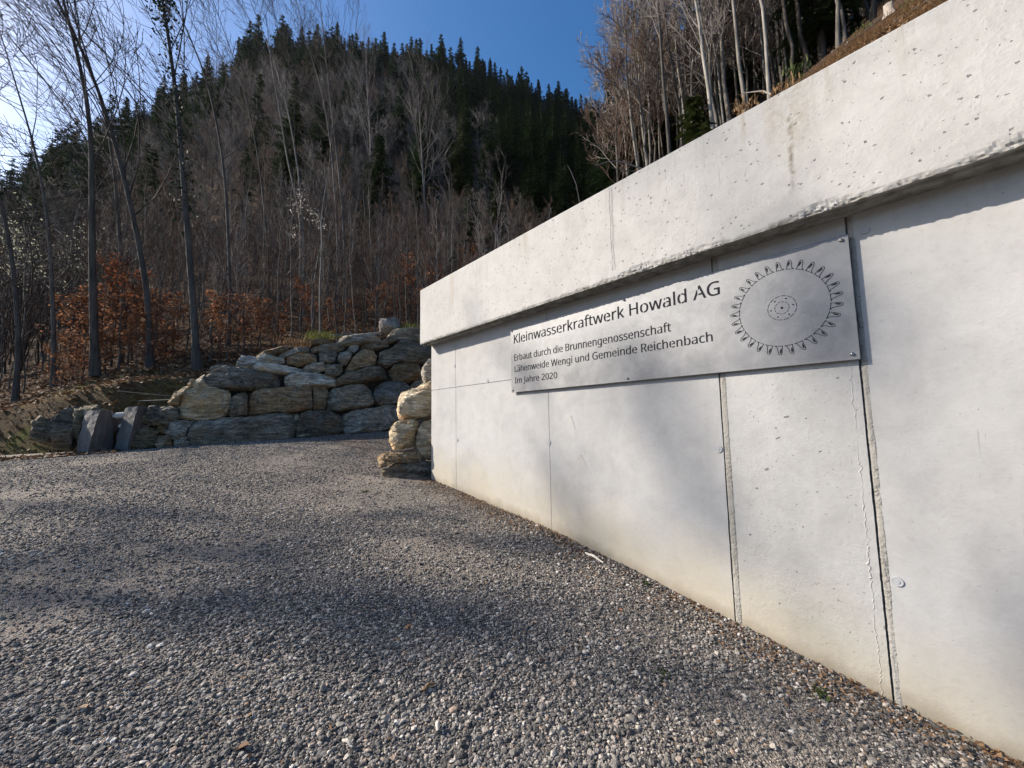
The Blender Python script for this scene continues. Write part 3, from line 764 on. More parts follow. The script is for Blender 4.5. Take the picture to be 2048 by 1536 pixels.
RWA = np.array([0.27, 12.0, -0.5])
bat = math.radians(13)
RWN = np.array([-0.15 * math.cos(bat), -0.989 * math.cos(bat), math.sin(bat)])
rw = empty('boulder_retaining_wall', RWA.tolist(), 'high dry stone retaining wall of big grey and brown boulders behind the gravel yard', 'stone wall')
BL = [
 ('r_dark', 'long dark grey boulder at the foot', [(500,690),(560,660),(700,645),(860,620),(1000,608),(1130,600),(1150,640),(1147,742),(1000,768),(800,790),(600,802),(525,796)]),
 ('r_dark', 'dark boulder with white patches at the foot', [(1150,700),(1170,610),(1220,590),(1330,590),(1400,625),(1422,690),(1412,724),(1150,752)]),
 ('r_tan', 'small pinkish stone wedged between boulders', [(1140,605),(1160,600),(1167,640),(1150,658),(1138,640)]),
 ('r_dark', 'dark boulder streaked white at the foot', [(1415,650),(1440,600),(1560,575),(1650,562),(1720,565),(1750,620),(1757,695),(1600,714),(1430,724)]),
 ('r_slab', None, [(1757,600),(1850,575),(1900,590),(1900,690),(1760,700)]),
 ('r_grey', None, [(385,720),(420,650),(500,640),(560,650),(512,690),(502,740),(440,760)]),
 ('r_pale', None, [(425,760),(450,735),(510,730),(522,790),(430,808)]),
 ('r_brown', None, [(325,790),(335,740),(385,725),(425,760),(422,805),(340,815)]),
 ('r_tan', 'big tan boulder', [(460,560),(480,500),(560,450),(640,450),(760,480),(770,520),(740,590),(720,630),(600,650),(460,620)]),
 ('r_slab', None, [(740,590),(775,510),(840,475),(865,500),(860,610),(735,628)]),
 ('r_brown', 'wide brown boulder with pale stripes', [(870,490),(960,470),(1100,450),(1235,440),(1240,560),(1235,580),(1060,600),(865,610)]),
 ('r_brown', None, [(1245,450),(1275,435),(1330,440),(1340,480),(1315,580),(1250,580)]),
 ('r_slab', 'smooth dark slab', [(1345,490),(1370,450),(1610,430),(1590,550),(1560,565),(1400,590),(1325,580)]),
 ('r_slab', None, [(1600,500),(1620,440),(1680,415),(1770,412),(1805,440),(1800,500),(1750,555),(1650,558),(1605,530)]),
 ('r_slab', None, [(1810,460),(1830,430),(1900,400),(1960,405),(1960,480),(1820,485)]),
 ('r_dark', 'long rounded grey boulder', [(605,405),(640,360),(760,335),(900,350),(1080,375),(1080,440),(960,460),(800,468),(640,450)]),
 ('r_tan', None, [(540,440),(560,400),(610,365),(610,420),(640,450),(560,460)]),
 ('r_pale', 'flat pale boulder', [(1085,390),(1130,375),(1370,370),(1385,420),(1380,440),(1200,445),(1085,440)]),
 ('r_dark', 'dark layered slab', [(1390,410),(1420,385),(1640,325),(1700,345),(1705,390),(1560,420),(1395,440)]),
 ('r_brown', 'rust brown boulder', [(1700,350),(1730,318),(1880,316),(1895,370),(1890,410),(1760,415),(1705,390)]),
 ('r_pale', 'flat light grey slab', [(865,340),(885,308),(1000,315),(1180,335),(1185,360),(1060,368),(960,355)]),
 ('r_grey', None, [(1190,330),(1230,320),(1310,305),(1315,350),(1260,368),(1190,360)]),
 ('r_dark', None, [(1325,320),(1420,318),(1418,370),(1380,388),(1320,375)]),
 ('r_brown', None, [(1440,340),(1480,280),(1540,238),(1600,235),(1620,270),(1610,320),(1540,340),(1440,358)]),
 ('r_slab', 'big dark wedge-shaped boulder', [(1625,310),(1640,240),(1700,230),(1760,175),(1920,215),(1960,240),(1950,310),(1820,312),(1740,310),(1690,330)]),
 ('r_slab', None, [(1895,320),(1960,320),(1960,400),(1895,405)]),
 ('r_brown', None, [(1080,290),(1100,265),(1240,242),(1275,250),(1275,300),(1160,320),(1085,305)]),
 ('r_slab', None, [(1285,245),(1300,237),(1390,240),(1380,300),(1340,312),(1285,295)]),
 ('r_dark', None, [(1390,290),(1405,240),(1450,232),(1480,260),(1440,320),(1420,318)]),
 ('r_pale', None, [(915,270),(960,258),(1080,280),(1080,310),(1000,318),(920,305)]),
 ('r_grey', None, [(800,320),(830,260),(880,256),(920,270),(920,300),(860,340),(790,332)]),
 ('r_grey', None, [(640,350),(650,330),(760,320),(860,342),(750,345),(660,368)]),
 ('r_brown', None, [(910,255),(960,230),(1110,210),(1150,215),(1090,240),(1000,268)]),
 ('r_grey', None, [(1035,255),(1070,240),(1225,210),(1225,240),(1120,268),(1060,282)]),
 ('r_dark', None, [(1225,215),(1280,205),(1420,195),(1442,215),(1400,235),(1240,240)]),
 ('r_brown', None, [(1232,202),(1235,170),(1345,165),(1352,195)]),
 ('r_pale', None, [(1455,220),(1470,200),(1510,200),(1520,225),(1490,245),(1460,240)]),
 ('r_dark', None, [(1525,215),(1570,190),(1700,178),(1705,205),(1600,228)]),
 ('r_dark', None, [(1380,190),(1420,150),(1560,140),(1650,155),(1640,182),(1520,202),(1400,200)]),
 ('r_dark', None, [(1670,170),(1720,115),(1860,115),(1960,130),(1960,205),(1900,205),(1760,178),(1690,190)]),
 ('r_tan', None, [(400,545),(440,480),(500,450),(545,455),(472,520),(458,555)]),
 ('r_brown', None, [(500,445),(530,400),(556,400),(550,445)]),
]
for k, (mm, lab, pts) in enumerate(BL):
    o = boulder('boulder', k2(pts), RWA, RWN, 0.30, 0.65, M[mm], rw, RWA, seed=k * 3 + 1, rough=1.0)
    if lab: o['label'] = lab
# earth and rubble packed behind the boulders
core = k2([(345,800),(420,660),(450,560),(560,430),(660,350),(920,275),(1240,205),(1420,180),(1700,150),(1960,140),(1960,690),(1500,715),(1000,760),(560,795)])
pv = np.array([on_plane(x, y, RWA, RWN) for x, y in core]); n = len(pv)
V = np.vstack([pv - RWN * 0.16, pv - RWN * 0.7]) - RWA
mesh_obj('rubble_core', V, [tuple(range(n))[::-1], tuple(range(n, 2 * n))] + [(j, (j + 1) % n, n + (j + 1) % n, n + j) for j in range(n)], M['dark_fill'], rw)

# stack of boulders at the corner of the building
SKP = np.array([2.75, 5.72, -0.8]); SKN = np.array([-0.35, -0.93, 0.12])
sk = empty('boulder_stack', SKP.tolist(), 'stack of sunlit tan and dark boulders against the far corner of the concrete wall', 'stone wall')
BS = [
 ('r_tan', 'big sunlit tan boulder', [(1740,520),(1762,490),(1900,430),(1950,418),(2000,440),(2000,620),(1935,625),(1770,642),(1745,600)]),
 ('r_tan', 'square tan boulder', [(1698,700),(1740,655),(1800,640),(1870,650),(1848,790),(1720,812),(1700,760)]),
 ('r_tan', None, [(1845,740),(1870,670),(1935,635),(2000,650),(2000,860),(1935,872),(1880,865),(1850,800)]),
 ('r_dark', 'dark boulder with white veins at the bottom', [(1640,945),(1740,890),(1925,880),(1990,900),(1990,1000),(1760,1000),(1650,975)]),
 ('r_brown', None, [(1618,855),(1680,825),(1740,835),(1850,810),(1920,850),(1925,885),(1740,892),(1640,925)]),
 ('r_pale', None, [(1893,330),(1935,275),(2000,280),(2000,420),(1905,418)]),
 ('r_grey', None, [(1900,420),(1990,410),(1990,470),(1910,440)]),
]
for k, (mm, lab, pts) in enumerate(BS):
    o = boulder('boulder', k2(pts), SKP, SKN, 0.22, 0.42, M[mm], sk, SKP, seed=200 + k * 7, rough=1.25, inset=1.0, facets=7)
    if lab: o['label'] = lab

# natural outcrop and old concrete buttresses on the left
kl = lambda pts: [(x / 4.876, 740 + y / 4.876) for x, y in pts]
OCP = np.array([-0.6, 12.25, -0.5]); OCN = np.array([-0.25, -0.95, 0.18])
oc = empty('rock_outcrop', OCP.tolist(), 'jagged dark rock outcrop between the sloping concrete post and the boulder wall', 'rock')
for k, (mm, pts) in enumerate([('r_black', [(1330,460),(1345,375),(1480,350),(1640,350),(1740,380),(1740,470),(1620,530),(1440,535),(1370,500)]),
                               ('r_black', [(1250,545),(1330,515),(1440,550),(1560,560),(1530,660),(1500,740),(1400,790),(1290,800),(1220,800),(1300,690)]),
                               ('r_brown', [(1510,570),(1560,535),(1640,560),(1640,620),(1540,610)]),
                               ('r_brown', [(1500,740),(1520,650),(1600,620),(1680,640),(1620,770),(1520,775)]),
                               ('r_black', [(1560,560),(1640,520),(1740,480),(1740,620),(1640,650)])]):
    boulder('boulder', kl(pts), OCP, OCN, 0.30, 0.5, M[mm], oc, OCP, seed=300 + k * 5, rough=2.2, inset=1.03, facets=9)
MRP = np.array([-1.9, 12.55, -0.5])
mr = empty('mossy_rock', MRP.tolist(), 'weathered mossy rock face left of the old concrete posts', 'rock')
for k, (mm, pts) in enumerate([('r_black', [(480,740),(470,620),(520,480),(600,370),(680,350),(760,370),(750,560),(700,700),(650,750)]),
                               ('r_black', [(290,640),(300,500),(360,440),(480,460),(500,560),(470,700),(400,720)]),
                               ('r_black', [(740,380),(800,330),(930,330),(1010,380),(830,400),(800,560),(740,700),(720,640)])]):
    boulder('boulder', kl(pts), MRP, (-0.1, -0.97, 0.2), 0.28, 0.5, M[mm], mr, MRP, seed=400 + k * 5, rough=1.8, inset=1.03, facets=8)

BP1 = np.array([-1.35, 12.2, -0.57])
b1 = empty('concrete_buttress', BP1.tolist(), 'dark old sloping concrete post beside the mossy rock face', 'concrete post')
def post_block(edges, parent, origin, seed):
    """four-sided old concrete block; edges are (top px, foot px, distance) from left round to the back"""
    rows = 14; rg = np.random.default_rng(seed); V = []
    E_ = [(at_dist(*kl([t])[0], d), at_dist(*kl([f])[0], d)) for t, f, d in edges]
    E_.append(((E_[0][0] + E_[2][0] - E_[1][0]), (E_[0][1] + E_[2][1] - E_[1][1])))
    sub = 8
    for k in range(rows):
        t = k / (rows - 1); cs = [f + (tp - f) * t for tp, f in E_]
        for j in range(4):
            for q in range(sub):
                p_ = cs[j] + (cs[(j + 1) % 4] - cs[j]) * q / sub
                p_ = p_ + np.array(mnoise.noise_vector(Vector((p_ * 7 + seed).tolist()))) * (0.016 if q else 0.026)
                V.append(p_)
    n = 4 * sub
    Fq = [(k * n + j, k * n + (j + 1) % n, (k + 1) * n + (j + 1) % n, (k + 1) * n + j) for k in range(rows - 1) for j in range(n)]
    Fq.append(tuple((rows - 1) * n + j for j in range(n)))
    return mesh_obj('post', np.array(V) - origin, Fq, M['old_concrete'], parent)
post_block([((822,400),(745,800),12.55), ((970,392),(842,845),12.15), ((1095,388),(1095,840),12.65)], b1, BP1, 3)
BP2 = np.array([-0.9, 12.1, -0.54])
b2 = empty('concrete_buttress', BP2.tolist(), 'lighter grey sloping concrete post against the jagged outcrop', 'concrete post')
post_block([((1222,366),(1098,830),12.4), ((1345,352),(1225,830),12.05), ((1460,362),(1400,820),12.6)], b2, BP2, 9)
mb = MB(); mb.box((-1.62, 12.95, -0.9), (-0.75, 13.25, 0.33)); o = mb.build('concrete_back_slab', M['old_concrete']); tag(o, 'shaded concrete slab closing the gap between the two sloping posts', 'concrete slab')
for (pa, pb, r, lab) in (((1095,450),(1290,432),0.065,'upper white birch log lying in the gap between the concrete posts'), ((1150,548),(1260,540),0.05,'lower white birch log lying in the gap between the concrete posts')):
    a = on_plane(pa[0] / 4.876, 740 + pa[1] / 4.876, np.array([-1, 12.55, 0]), np.array([0, -1.0, 0])); b_ = on_plane(pb[0] / 4.876, 740 + pb[1] / 4.876, np.array([-1, 12.6, 0]), np.array([0, -1.0, 0]))
    v_, f_ = tubes([(np.linspace(a, b_, 6), np.array([r * .3, r, r * 1.03, r, r, r * .3]))], 12)
    o = mesh_obj('birch_log', v_ - a, f_, M['birch'], smooth=True); o.location = a.tolist(); tag(o, lab, 'log')

for (pa, pb, lab) in (((235, 782), (340, 792), 'thin upper wire stretched from the boulder wall end across the dark bank'), ((276, 802), (345, 799), 'thin lower wire stretched across the dark bank')):
    a = at_dist(*pa, 13.2); b_ = at_dist(*pb, 12.5); v_, f_ = tubes([(np.linspace(a, b_, 5), np.full(5, 0.008))], 5)
    o = mesh_obj('wire', v_ - a, f_, M['wood_grey'], smooth=True); o.location = a.tolist(); tag(o, lab, 'wire')

# ------------------------------------------------------------------ trees
def grow(rg, P0, D, L, r, level, maxl, out, nch, curve_up=0.06, jit=0.10, lean=None):
    n = 6 if level <= 1 else (4 if level == 2 else 3)
    P = [np.array(P0, float)]; d = np.array(D, float); d /= np.linalg.norm(d)
    for k in range(n - 1):
        d = d + rg.normal(0, jit, 3) + np.array([0, 0, curve_up])
        if lean is not None: d = d + lean
        d /= np.linalg.norm(d); P.append(P[-1] + d * L / (n - 1))
    P = np.array(P); R = r * np.linspace(1, 0.28, n)
    out[level].append((P, R))
    if level < maxl:
        for k in range(nch[level]):
            t = rg.uniform(0.22, 0.98); q = t * (n - 1); i = min(int(q), n - 2); b = P[i] + (P[i + 1] - P[i]) * (q - i)
            dd = P[i + 1] - P[i]; dd /= np.linalg.norm(dd)
            side = rg.normal(0, 1, 3); side -= side.dot(dd) * dd; side /= np.linalg.norm(side)
            ang = rg.uniform(0.35, 0.85)
            grow(rg, b, dd * math.cos(ang) + side * math.sin(ang) + np.array([0, 0, 0.15]), L * rg.uniform(0.35, 0.6) * (1.1 - 0.5 * t), max(R[i] * 0.55, 0.006), level + 1, maxl, out, nch, curve_up, jit * 1.1, lean)

def bare_tree_mesh(seed, H, r0, first=0.35, nprim=16, nch=(0, 6, 4), plen=0.30, up=0.55, lean=None, stem=None, wob=0.02, twig_min=0.006, sides=7, jit=0.13):
    rg = np.random.default_rng(seed); n = 12
    if stem is None:
        t = np.linspace(0, 1, n); P = np.zeros((n, 3)); P[:, 2] = t * H
        P[:, 0] = np.cumsum(rg.normal(0, wob * H / n, n)) * 1.5; P[:, 1] = np.cumsum(rg.normal(0, wob * H / n, n)) * 1.5
        P[:, :2] -= P[0, :2]
    else: P = np.asarray(stem, float); n = len(P)
    R = r0 * (1 - np.linspace(0, 1, n) * 0.88); R[0] *= 1.35
    out = {0: [(P, R)], 1: [], 2: [], 3: []}
    for k in range(nprim):
        t = first + (0.98 - first) * (k + rg.random()) / nprim; q = t * (n - 1); i = min(int(q), n - 2); b = P[i] + (P[i + 1] - P[i]) * (q - i)
        az = rg.uniform(0, 6.283); d = np.array([math.cos(az), math.sin(az), 0]) * (1 - up * 0.6) + np.array([0, 0, up])
        grow(rg, b, d, H * plen * (1.25 - 0.85 * t) * rg.uniform(0.7, 1.2), max(R[i] * 0.32, 0.012), 1, 3, out, nch, 0.10, jit, lean)
    tv, tf = tubes(out[0], sides)
    cv, cf = tubes([(p, np.maximum(r, twig_min)) for p, r in out[1]], 4)
    c2, f2 = tubes([(p, np.maximum(r, twig_min)) for p, r in out[2] + out[3]], 3)
    # 4- and 3-sided tubes are both quads
    return (tv, tf), (np.vstack([cv, c2]), np.vstack([cf, f2 + len(cv)]))

def bare_tree(loc, label, mats, cat='tree', group=None, name='bare_tree', **kw):
    (tv, tf), (cv, cf) = bare_tree_mesh(**kw)
    r = empty(name, loc, label, cat, group)
    mesh_obj('trunk', tv, tf, mats[0], r, smooth=True); mesh_obj('crown', cv, cf, mats[1], r)
    return r

def conifer_mesh(seed, H, R, low=0.08, step=0.34, droop=0.35, dens=1.0, col=0):
    rg = np.random.default_rng(seed)
    tv, tf = tubes([(np.array([(0, 0, 0), (0, 0, H * .5), (0, 0, H)]), np.array([H * .014, H * .009, 0.01]))], 6)
    V = []; n = 0
    z = H * low
    while z < H * 0.985:
        u = (z / H - low) / (1 - low); Lb = R * (1 - u ** 1.25) ** 0.8 * (0.82 + 0.25 * math.sin(z * 1.9 + seed) * math.cos(z * 0.83 + 2 * seed)) + 0.22
        nb = max(4, int((7 if u < 0.8 else 5) * dens))
        for k in range(nb):
            if rg.random() < 0.10: continue
            az = rg.uniform(0, 6.283); L = Lb * rg.uniform(0.6, 1.12)
            dx = np.array([math.cos(az), math.sin(az), 0]); sx = np.array([-math.sin(az), math.cos(az), 0])
            m = max(3, int(L / 0.28))
            dr = droop * rg.uniform(0.6, 1.3)
            for j in range(m):
                t0 = (j + 0.3) / m
                b = dx * L * t0 + np.array([0, 0, z - dr * L * t0 ** 1.5 + 0.10 * L * t0 ** 3])
                wid = (0.30 * L * (1 - t0 * 0.75) + 0.10)
                for sgn in (-1, 1):
                    tip = b + sx * sgn * wid * rg.uniform(0.7, 1.2) + dx * wid * rg.uniform(0.3, 0.8) + np.array([0, 0, -wid * rg.uniform(0.2, 0.8)])
                    h = rg.uniform(0.10, 0.20) + 0.02 * L
                    off = dx * h + np.array([0, 0, rg.uniform(-0.05, 0.08)])
                    V += [b - off * 0.5, b + off * 0.7, tip + off * 0.25, tip - off * 0.2]
        z += step * (0.75 + 0.5 * rg.random()) * (1.0 if u < 0.8 else 0.7)
    V.append(np.array([0, 0, 0])); V = np.array(V[:-1]); f = np.arange(len(V)).reshape(-1, 4)
    return (tv, tf), (V, f)

def conifer(loc, label, m, cat='tree', group=None, **kw):
    (tv, tf), (cv, cf) = conifer_mesh(**kw)
    r = empty('conifer', loc, label, cat, group)
    mesh_obj('trunk', tv, tf, M['bark_dark'], r, smooth=True); mesh_obj('crown', cv, cf, m, r)
    return r

def leaf_cloud(rg, centres, n, spread, size):
    c = centres[rg.integers(0, len(centres), n)] + rg.normal(0, 1, (n, 3)) * spread
    a = rg.normal(0, 1, (n, 3)); a /= np.linalg.norm(a, axis=1)[:, None]
    b = np.cross(a, rg.normal(0, 1, (n, 3))); b /= np.linalg.norm(b, axis=1)[:, None]
    s = size * rg.uniform(0.6, 1.3, (n, 1))
    V = np.stack([c - a * s, c + b * s * 0.55, c + a * s, c - b * s * 0.55], 1).reshape(-1, 3)
    return V, np.arange(4 * n).reshape(-1, 4)

def polpt(azd, r):
    a = math.radians(azd); x, y = r * math.sin(a), r * math.cos(a)
    return (x, y, float(hill(x, y)))
def px_base(px, py_any, h):
    """ground point under the image column px at distance h"""
    a, _ = polar(px, py_any); x, y = h * math.sin(a), h * math.cos(a); return np.array([x, y, float(hill(x, y))])

# --- hero trees traced through their own distance
def stem_px(pts, h, base=None, extend=0.0):
    P = [at_dist(x, y, h) for x, y in pts]
    if extend: P.append(P[-1] + (P[-1] - P[-2]) / np.linalg.norm(P[-1] - P[-2]) * extend)
    P = np.array(P); b = P[0].copy(); b[2] = min(b[2], float(hill(b[0], b[1])) - 0.1)
    if P[0][2] - b[2] > 0.3: P = np.vstack([b, P])
    # resample
    d = np.concatenate([[0], np.cumsum(np.linalg.norm(np.diff(P, axis=0), axis=1))]); t = np.linspace(0, d[-1], 16)
    Q = np.stack([np.interp(t, d, P[:, k]) for k in range(3)], 1)
    for _ in range(2): Q[1:-1] = 0.5 * Q[1:-1] + 0.25 * (Q[:-2] + Q[2:])
    return Q
LEFT = RM @ np.array([-1.0, 0.0, 0.0])       # the slope trees lean outwards, over the path
def hero(pts, h, r0, label, seed, extend=5.0, first=0.3, nprim=16, nch=(0, 7, 4), plen=0.3, mats=('bark', 'twig'), leanf=0.05, up=0.75, sides=9):
    Q = stem_px(pts, h, extend=extend); b = Q[0].copy()
    return bare_tree(b.tolist(), label, [M[mats[0]], M[mats[1]]], seed=seed, H=float(np.linalg.norm(Q[-1] - Q[0])), r0=r0, first=first, nprim=int(nprim * 1.3),
                     nch=nch, plen=plen * 1.25, up=up, lean=LEFT * leanf * 1.5, stem=Q - b, sides=sides, jit=0.07), Q
t_ivy, q_ivy = hero([(395,725),(385,580),(372,430),(360,270),(345,120),(325,0)], 15.2, 0.105, 'tall straight ivy-clad bare tree at the left end of the boulder wall', 11, 4, 0.42, 18, leanf=0.07)
rg = np.random.default_rng(5)
cen = np.vstack([(q_ivy[5:15] - q_ivy[0])] * 2 + [(q_ivy[11:13] - q_ivy[0])] * 6); v_, f_ = leaf_cloud(rg, cen, 1500, (0.17, 0.17, 0.4), 0.055)
mesh_obj('ivy', v_, f_, M['ivy'], t_ivy)
hero([(305,640),(270,440),(219,239),(164,85),(116,0)], 17, 0.09, 'leaning bare tree whose branches sweep left across the pale sky', 12, 5, 0.30, 20, leanf=0.13)
hero([(219,239),(180,160),(130,95),(51,27),(0,-15)], 17.05, 0.10, 'forked side stem sweeping far out to the left over the path', 22, 3, 0.10, 16, leanf=0.13) if False else None
hero([(190,752),(186,593),(183,463),(185,300),(176,190),(150,90)], 16.5, 0.105, 'thick reddish bare trunk rising from the orange leaves at far left', 13, 4, 0.42, 16, mats=('bark_dark', 'twig'), leanf=0.12)
hero([(462,600),(450,330),(425,200),(405,120),(330,-30)], 19, 0.07, 'slim bare tree leaning left behind the ivy-clad trunk', 14, 3, 0.30, 16, leanf=0.10)
hero([(606,640),(605,400),(585,260),(560,150),(500,0)], 22, 0.065, 'slim pale double-stemmed tree with the white seed fluff hanging on it', 15, 3, 0.40, 14, mats=('bark_pale', 'twig'), leanf=0.06)
t_fl = [o for o in C.objects if o.get('label', '').startswith('slim pale double')][0]
Q2 = stem_px([(604,430),(575,330),(560,220),(540,120),(535,60)], 22); b0 = np.array(t_fl.location)
tv, tf = tubes([(Q2[2:] - b0, np.linspace(0.055, 0.02, len(Q2) - 2))], 6); o = mesh_obj('second_stem', tv, tf, M['bark_pale'], t_fl, smooth=True)
flu = np.array([at_dist(x, y, 21.8) for x, y in ((604,388),(600,405),(596,420),(612,418),(590,412),(622,425),(603,430),(632,430),(634,445),(640,455),(592,455),(586,470),(604,380))]) - b0
v_, f_ = leaf_cloud(rg, flu, 240, (0.16, 0.16, 0.14), 0.045); o = mesh_obj('seed_fluff', v_, f_, M['fluff'], t_fl); o['label'] = 'white seed fluff of a climbing plant'
hero([(690,520),(685,400),(672,300),(655,150),(640,0)], 24, 0.07, 'slender pale tree, taller of two side by side left of the wide dark conifer', 16, 3, 0.45, 14, mats=('bark_pale', 'twig'), leanf=0.05)
hero([(676,500),(668,360),(660,270),(640,160),(590,20)], 24.5, 0.055, 'thinner stem leaning left beside the taller slender pale tree', 17, 3, 0.40, 14, mats=('bark_pale', 'twig'), leanf=0.07)
hero([(250,620),(240,500),(232,360),(215,240),(170,100)], 19.5, 0.07, 'thin dark bare tree behind the leaning trunk at left', 18, 4, 0.35, 16, leanf=0.14)
hero([(540,560),(530,420),(515,300),(490,180),(440,40)], 25, 0.06, 'thin bare tree midway between the ivy-clad trunk and the fluffy one', 19, 3, 0.35, 16, leanf=0.08)
hero([(40,700),(30,560),(10,420),(-30,300)], 18, 0.07, 'bare tree at the very left edge with long drooping twigs', 20, 4, 0.15, 24, leanf=0.16, up=0.35)
hero([(110,730),(105,600),(100,480),(80,330),(50,230)], 18, 0.06, 'bare tree left of the thick reddish trunk, twigs swept left', 21, 3, 0.2, 24, leanf=0.16, up=0.4)

# big pale spreading tree on the slope and pale beeches on the right-hand hill
hero([(855,475),(850,420),(845,330),(840,250)], 46, 0.16, 'pale spreading bare tree between the two dark conifers on the slope', 31, 5, 0.30, 22, (0, 8, 5), 0.42, ('bark_pale', 'twig_pale'), 0.0, 0.8)
hero([(740,420),(742,300),(736,200)], 60, 0.18, 'grey bare tree rising behind the wide dark conifer', 32, 8, 0.30, 18, (0, 8, 5), 0.36, ('bark_pale', 'twig_pale'), 0.0, 0.8)
beech = [(1280,22,.13,'bark_pale','leftmost pale beech trunk against the blue sky on the right-hand hill'), (1297,26,.11,'bark_pale','second pale beech from the open sky on the right-hand hill'),
         (1340,20,.15,'bark','ivy-dark trunk of the tall beech above the shrubby conifer on the right-hand hill'), (1375,27,.12,'bark_pale','slim pale beech right of the ivy-dark trunk'),
         (1432,17,.13,'bark_pale','pale tree with two stems above the middle of the parapet'), (1460,24,.10,'bark_pale','thin pale trunk just right of the two-stemmed tree'),
         (1497,19,.13,'bark_pale','pale trunk with a crooked broken branch above the parapet'), (1550,17,.10,'bark_pale','smooth thin trunk left of the white stone on the bank'),
         (1590,26,.10,'bark','dark slim trunk behind the bank near the white stone'), (1400,33,.11,'bark','dark slim beech deep in the right-hand wood'),
         (1320,34,.12,'bark_pale','distant pale beech behind the ivy-dark trunk'), (1520,34,.12,'bark','distant dark beech behind the crooked-branch tree'),
         (1640,30,.13,'bark','grey trunk in the shade left of the tall conifer above the bank'), (1258,30,.10,'bark_pale','feathery bare tree edging the sky left of the pale beeches')]
for k, (px, h, r0, mt, lab) in enumerate(beech):
    b = px_base(px, 330, h); H = 15 + (k * 37 % 7)
    t_ = bare_tree(b.tolist(), lab, [M[mt], M['twig_pale' if k % 3 else 'twig_red']], seed=60 + k, H=H, r0=r0 * 0.68, first=0.38 if k % 4 else 0.2, nprim=18, nch=(0, 6, 4), plen=0.24, up=0.95, wob=0.03, twig_min=0.007, sides=8)
    t_.rotation_euler = (random.uniform(-.05, .05), random.uniform(-.06, .02), 0)

# conifers the photo singles out
conifer(px_base(757, 440, 45).tolist(), 'wide dark green conifer standing alone on the bare slope', M['needles'], seed=1, H=13.5, R=3.3, dens=1.3, low=0.10)
conifer(px_base(925, 330, 74).tolist(), 'very tall shaggy conifer with olive green side, tallest on the middle slope', M['needles_warm'], seed=2, H=20, R=4.0, low=0.06, step=0.5, dens=1.2)
conifer(px_base(1000, 330, 80).tolist(), 'tall dark conifer right behind the shaggy olive green one', M['needles'], seed=3, H=19, R=3.8, low=0.1, step=0.5, dens=1.1)
conifer(px_base(835, 420, 36).tolist(), 'small dark fir below the pale spreading tree', M['needles'], seed=4, H=5.0, R=1.6, low=0.05)
conifer(px_base(1640, 60, 27).tolist(), 'dark green conifer above the bank near the stump on the right', M['needles'], seed=5, H=16, R=2.6, low=0.10)
conifer(px_base(1395, 320, 17).tolist(), 'low bushy young conifer behind the parapet', M['needles_warm'], seed=6, H=3.2, R=1.5, low=0.0)
conifer(px_base(1470, 320, 36).tolist(), 'dark spruce hidden between the pale beech trunks', M['needles'], seed=7, H=17, R=2.6, low=0.15)
conifer(px_base(1075, 330, 115).tolist(), 'pointed dark spruce right of the rusty bare crown on the skyline', M['needles'], seed=8, H=13, R=2.6, low=0.1, step=0.5, dens=1.1)

# --- woods on the slope: individuals nearest, the rest as one mass
PROT = []
for k in range(7):
    H = [13, 15, 17, 12, 16, 14, 18][k]
    mats = [(M['bark_dark'], M['twig']), (M['bark'], M['twig_pale']), (M['bark_dark'], M['twig_red']), (M['bark'], M['twig']), (M['bark'], M['twig']), (M['bark_dark'], M['twig_red']), (M['bark'], M['twig_pale'])][k]
    PROT.append((bare_tree_mesh(seed=100 + k, H=H, r0=0.11, first=0.30, nprim=18, nch=(0, 7, 5), plen=0.34, up=0.7, wob=0.06, twig_min=0.014, sides=5), mats))
CON = []
for k in range(5):
    CON.append((conifer_mesh(seed=150 + k, H=[18, 21, 16, 23, 19][k], R=[3.2, 3.5, 3.1, 3.9, 2.6][k], low=[.12, .2, .1, .25, .3][k], step=0.55, dens=1.1), (M['bark_dark'], M['needles'])))
SAP = []
for k in range(6):
    H = [4.5, 5.5, 6.5, 3.8, 7.5, 5][k]
    SAP.append((bare_tree_mesh(seed=180 + k, H=H, r0=0.032, first=0.15, nprim=14, nch=(0, 4, 2), plen=0.30, up=0.85, wob=0.05, twig_min=0.0055, sides=5),
                [(M['bark'], M['twig_red']), (M['bark_pale'], M['twig_pale']), (M['bark'], M['twig_red']), (M['bark'], M['twig_red']), (M['bark_pale'], M['twig']), (M['bark'], M['twig_red'])][k]))

def proto_objs(P, name, label, cat, group):
    L_ = []
    for (tr, cr), mm in P:
        r = empty(name, (0, 0, 0), label, cat, group)
        mesh_obj('trunk', tr[0], tr[1], mm[0], r, smooth=True); mesh_obj('crown', cr[0], cr[1], mm[1], r)
        L_.append(r)
    return L_

def scatter(rg, n, az0, az1, r0, r1, spacing):
    """blue-noise-like points in polar sector"""
    az = np.radians(rg.uniform(az0, az1, n * 3)); r = np.sqrt(rg.uniform(r0 ** 2, r1 ** 2, n * 3))
    x, y = r * np.sin(az), r * np.cos(az)
    cell = {}; keep = []
    for k in range(len(x)):
        c = (int(x[k] // spacing), int(y[k] // spacing)); ok = True
        for a in (-1, 0, 1):
            for b in (-1, 0, 1):
                for j in cell.get((c[0] + a, c[1] + b), ()):
                    if (x[j] - x[k]) ** 2 + (y[j] - y[k]) ** 2 < spacing ** 2: ok = False; break
                if not ok: break
            if not ok: break
        if ok: cell.setdefault(c, []).append(k); keep.append(k)
        if len(keep) >= n: break
    return np.stack([x[keep], y[keep]], 1)

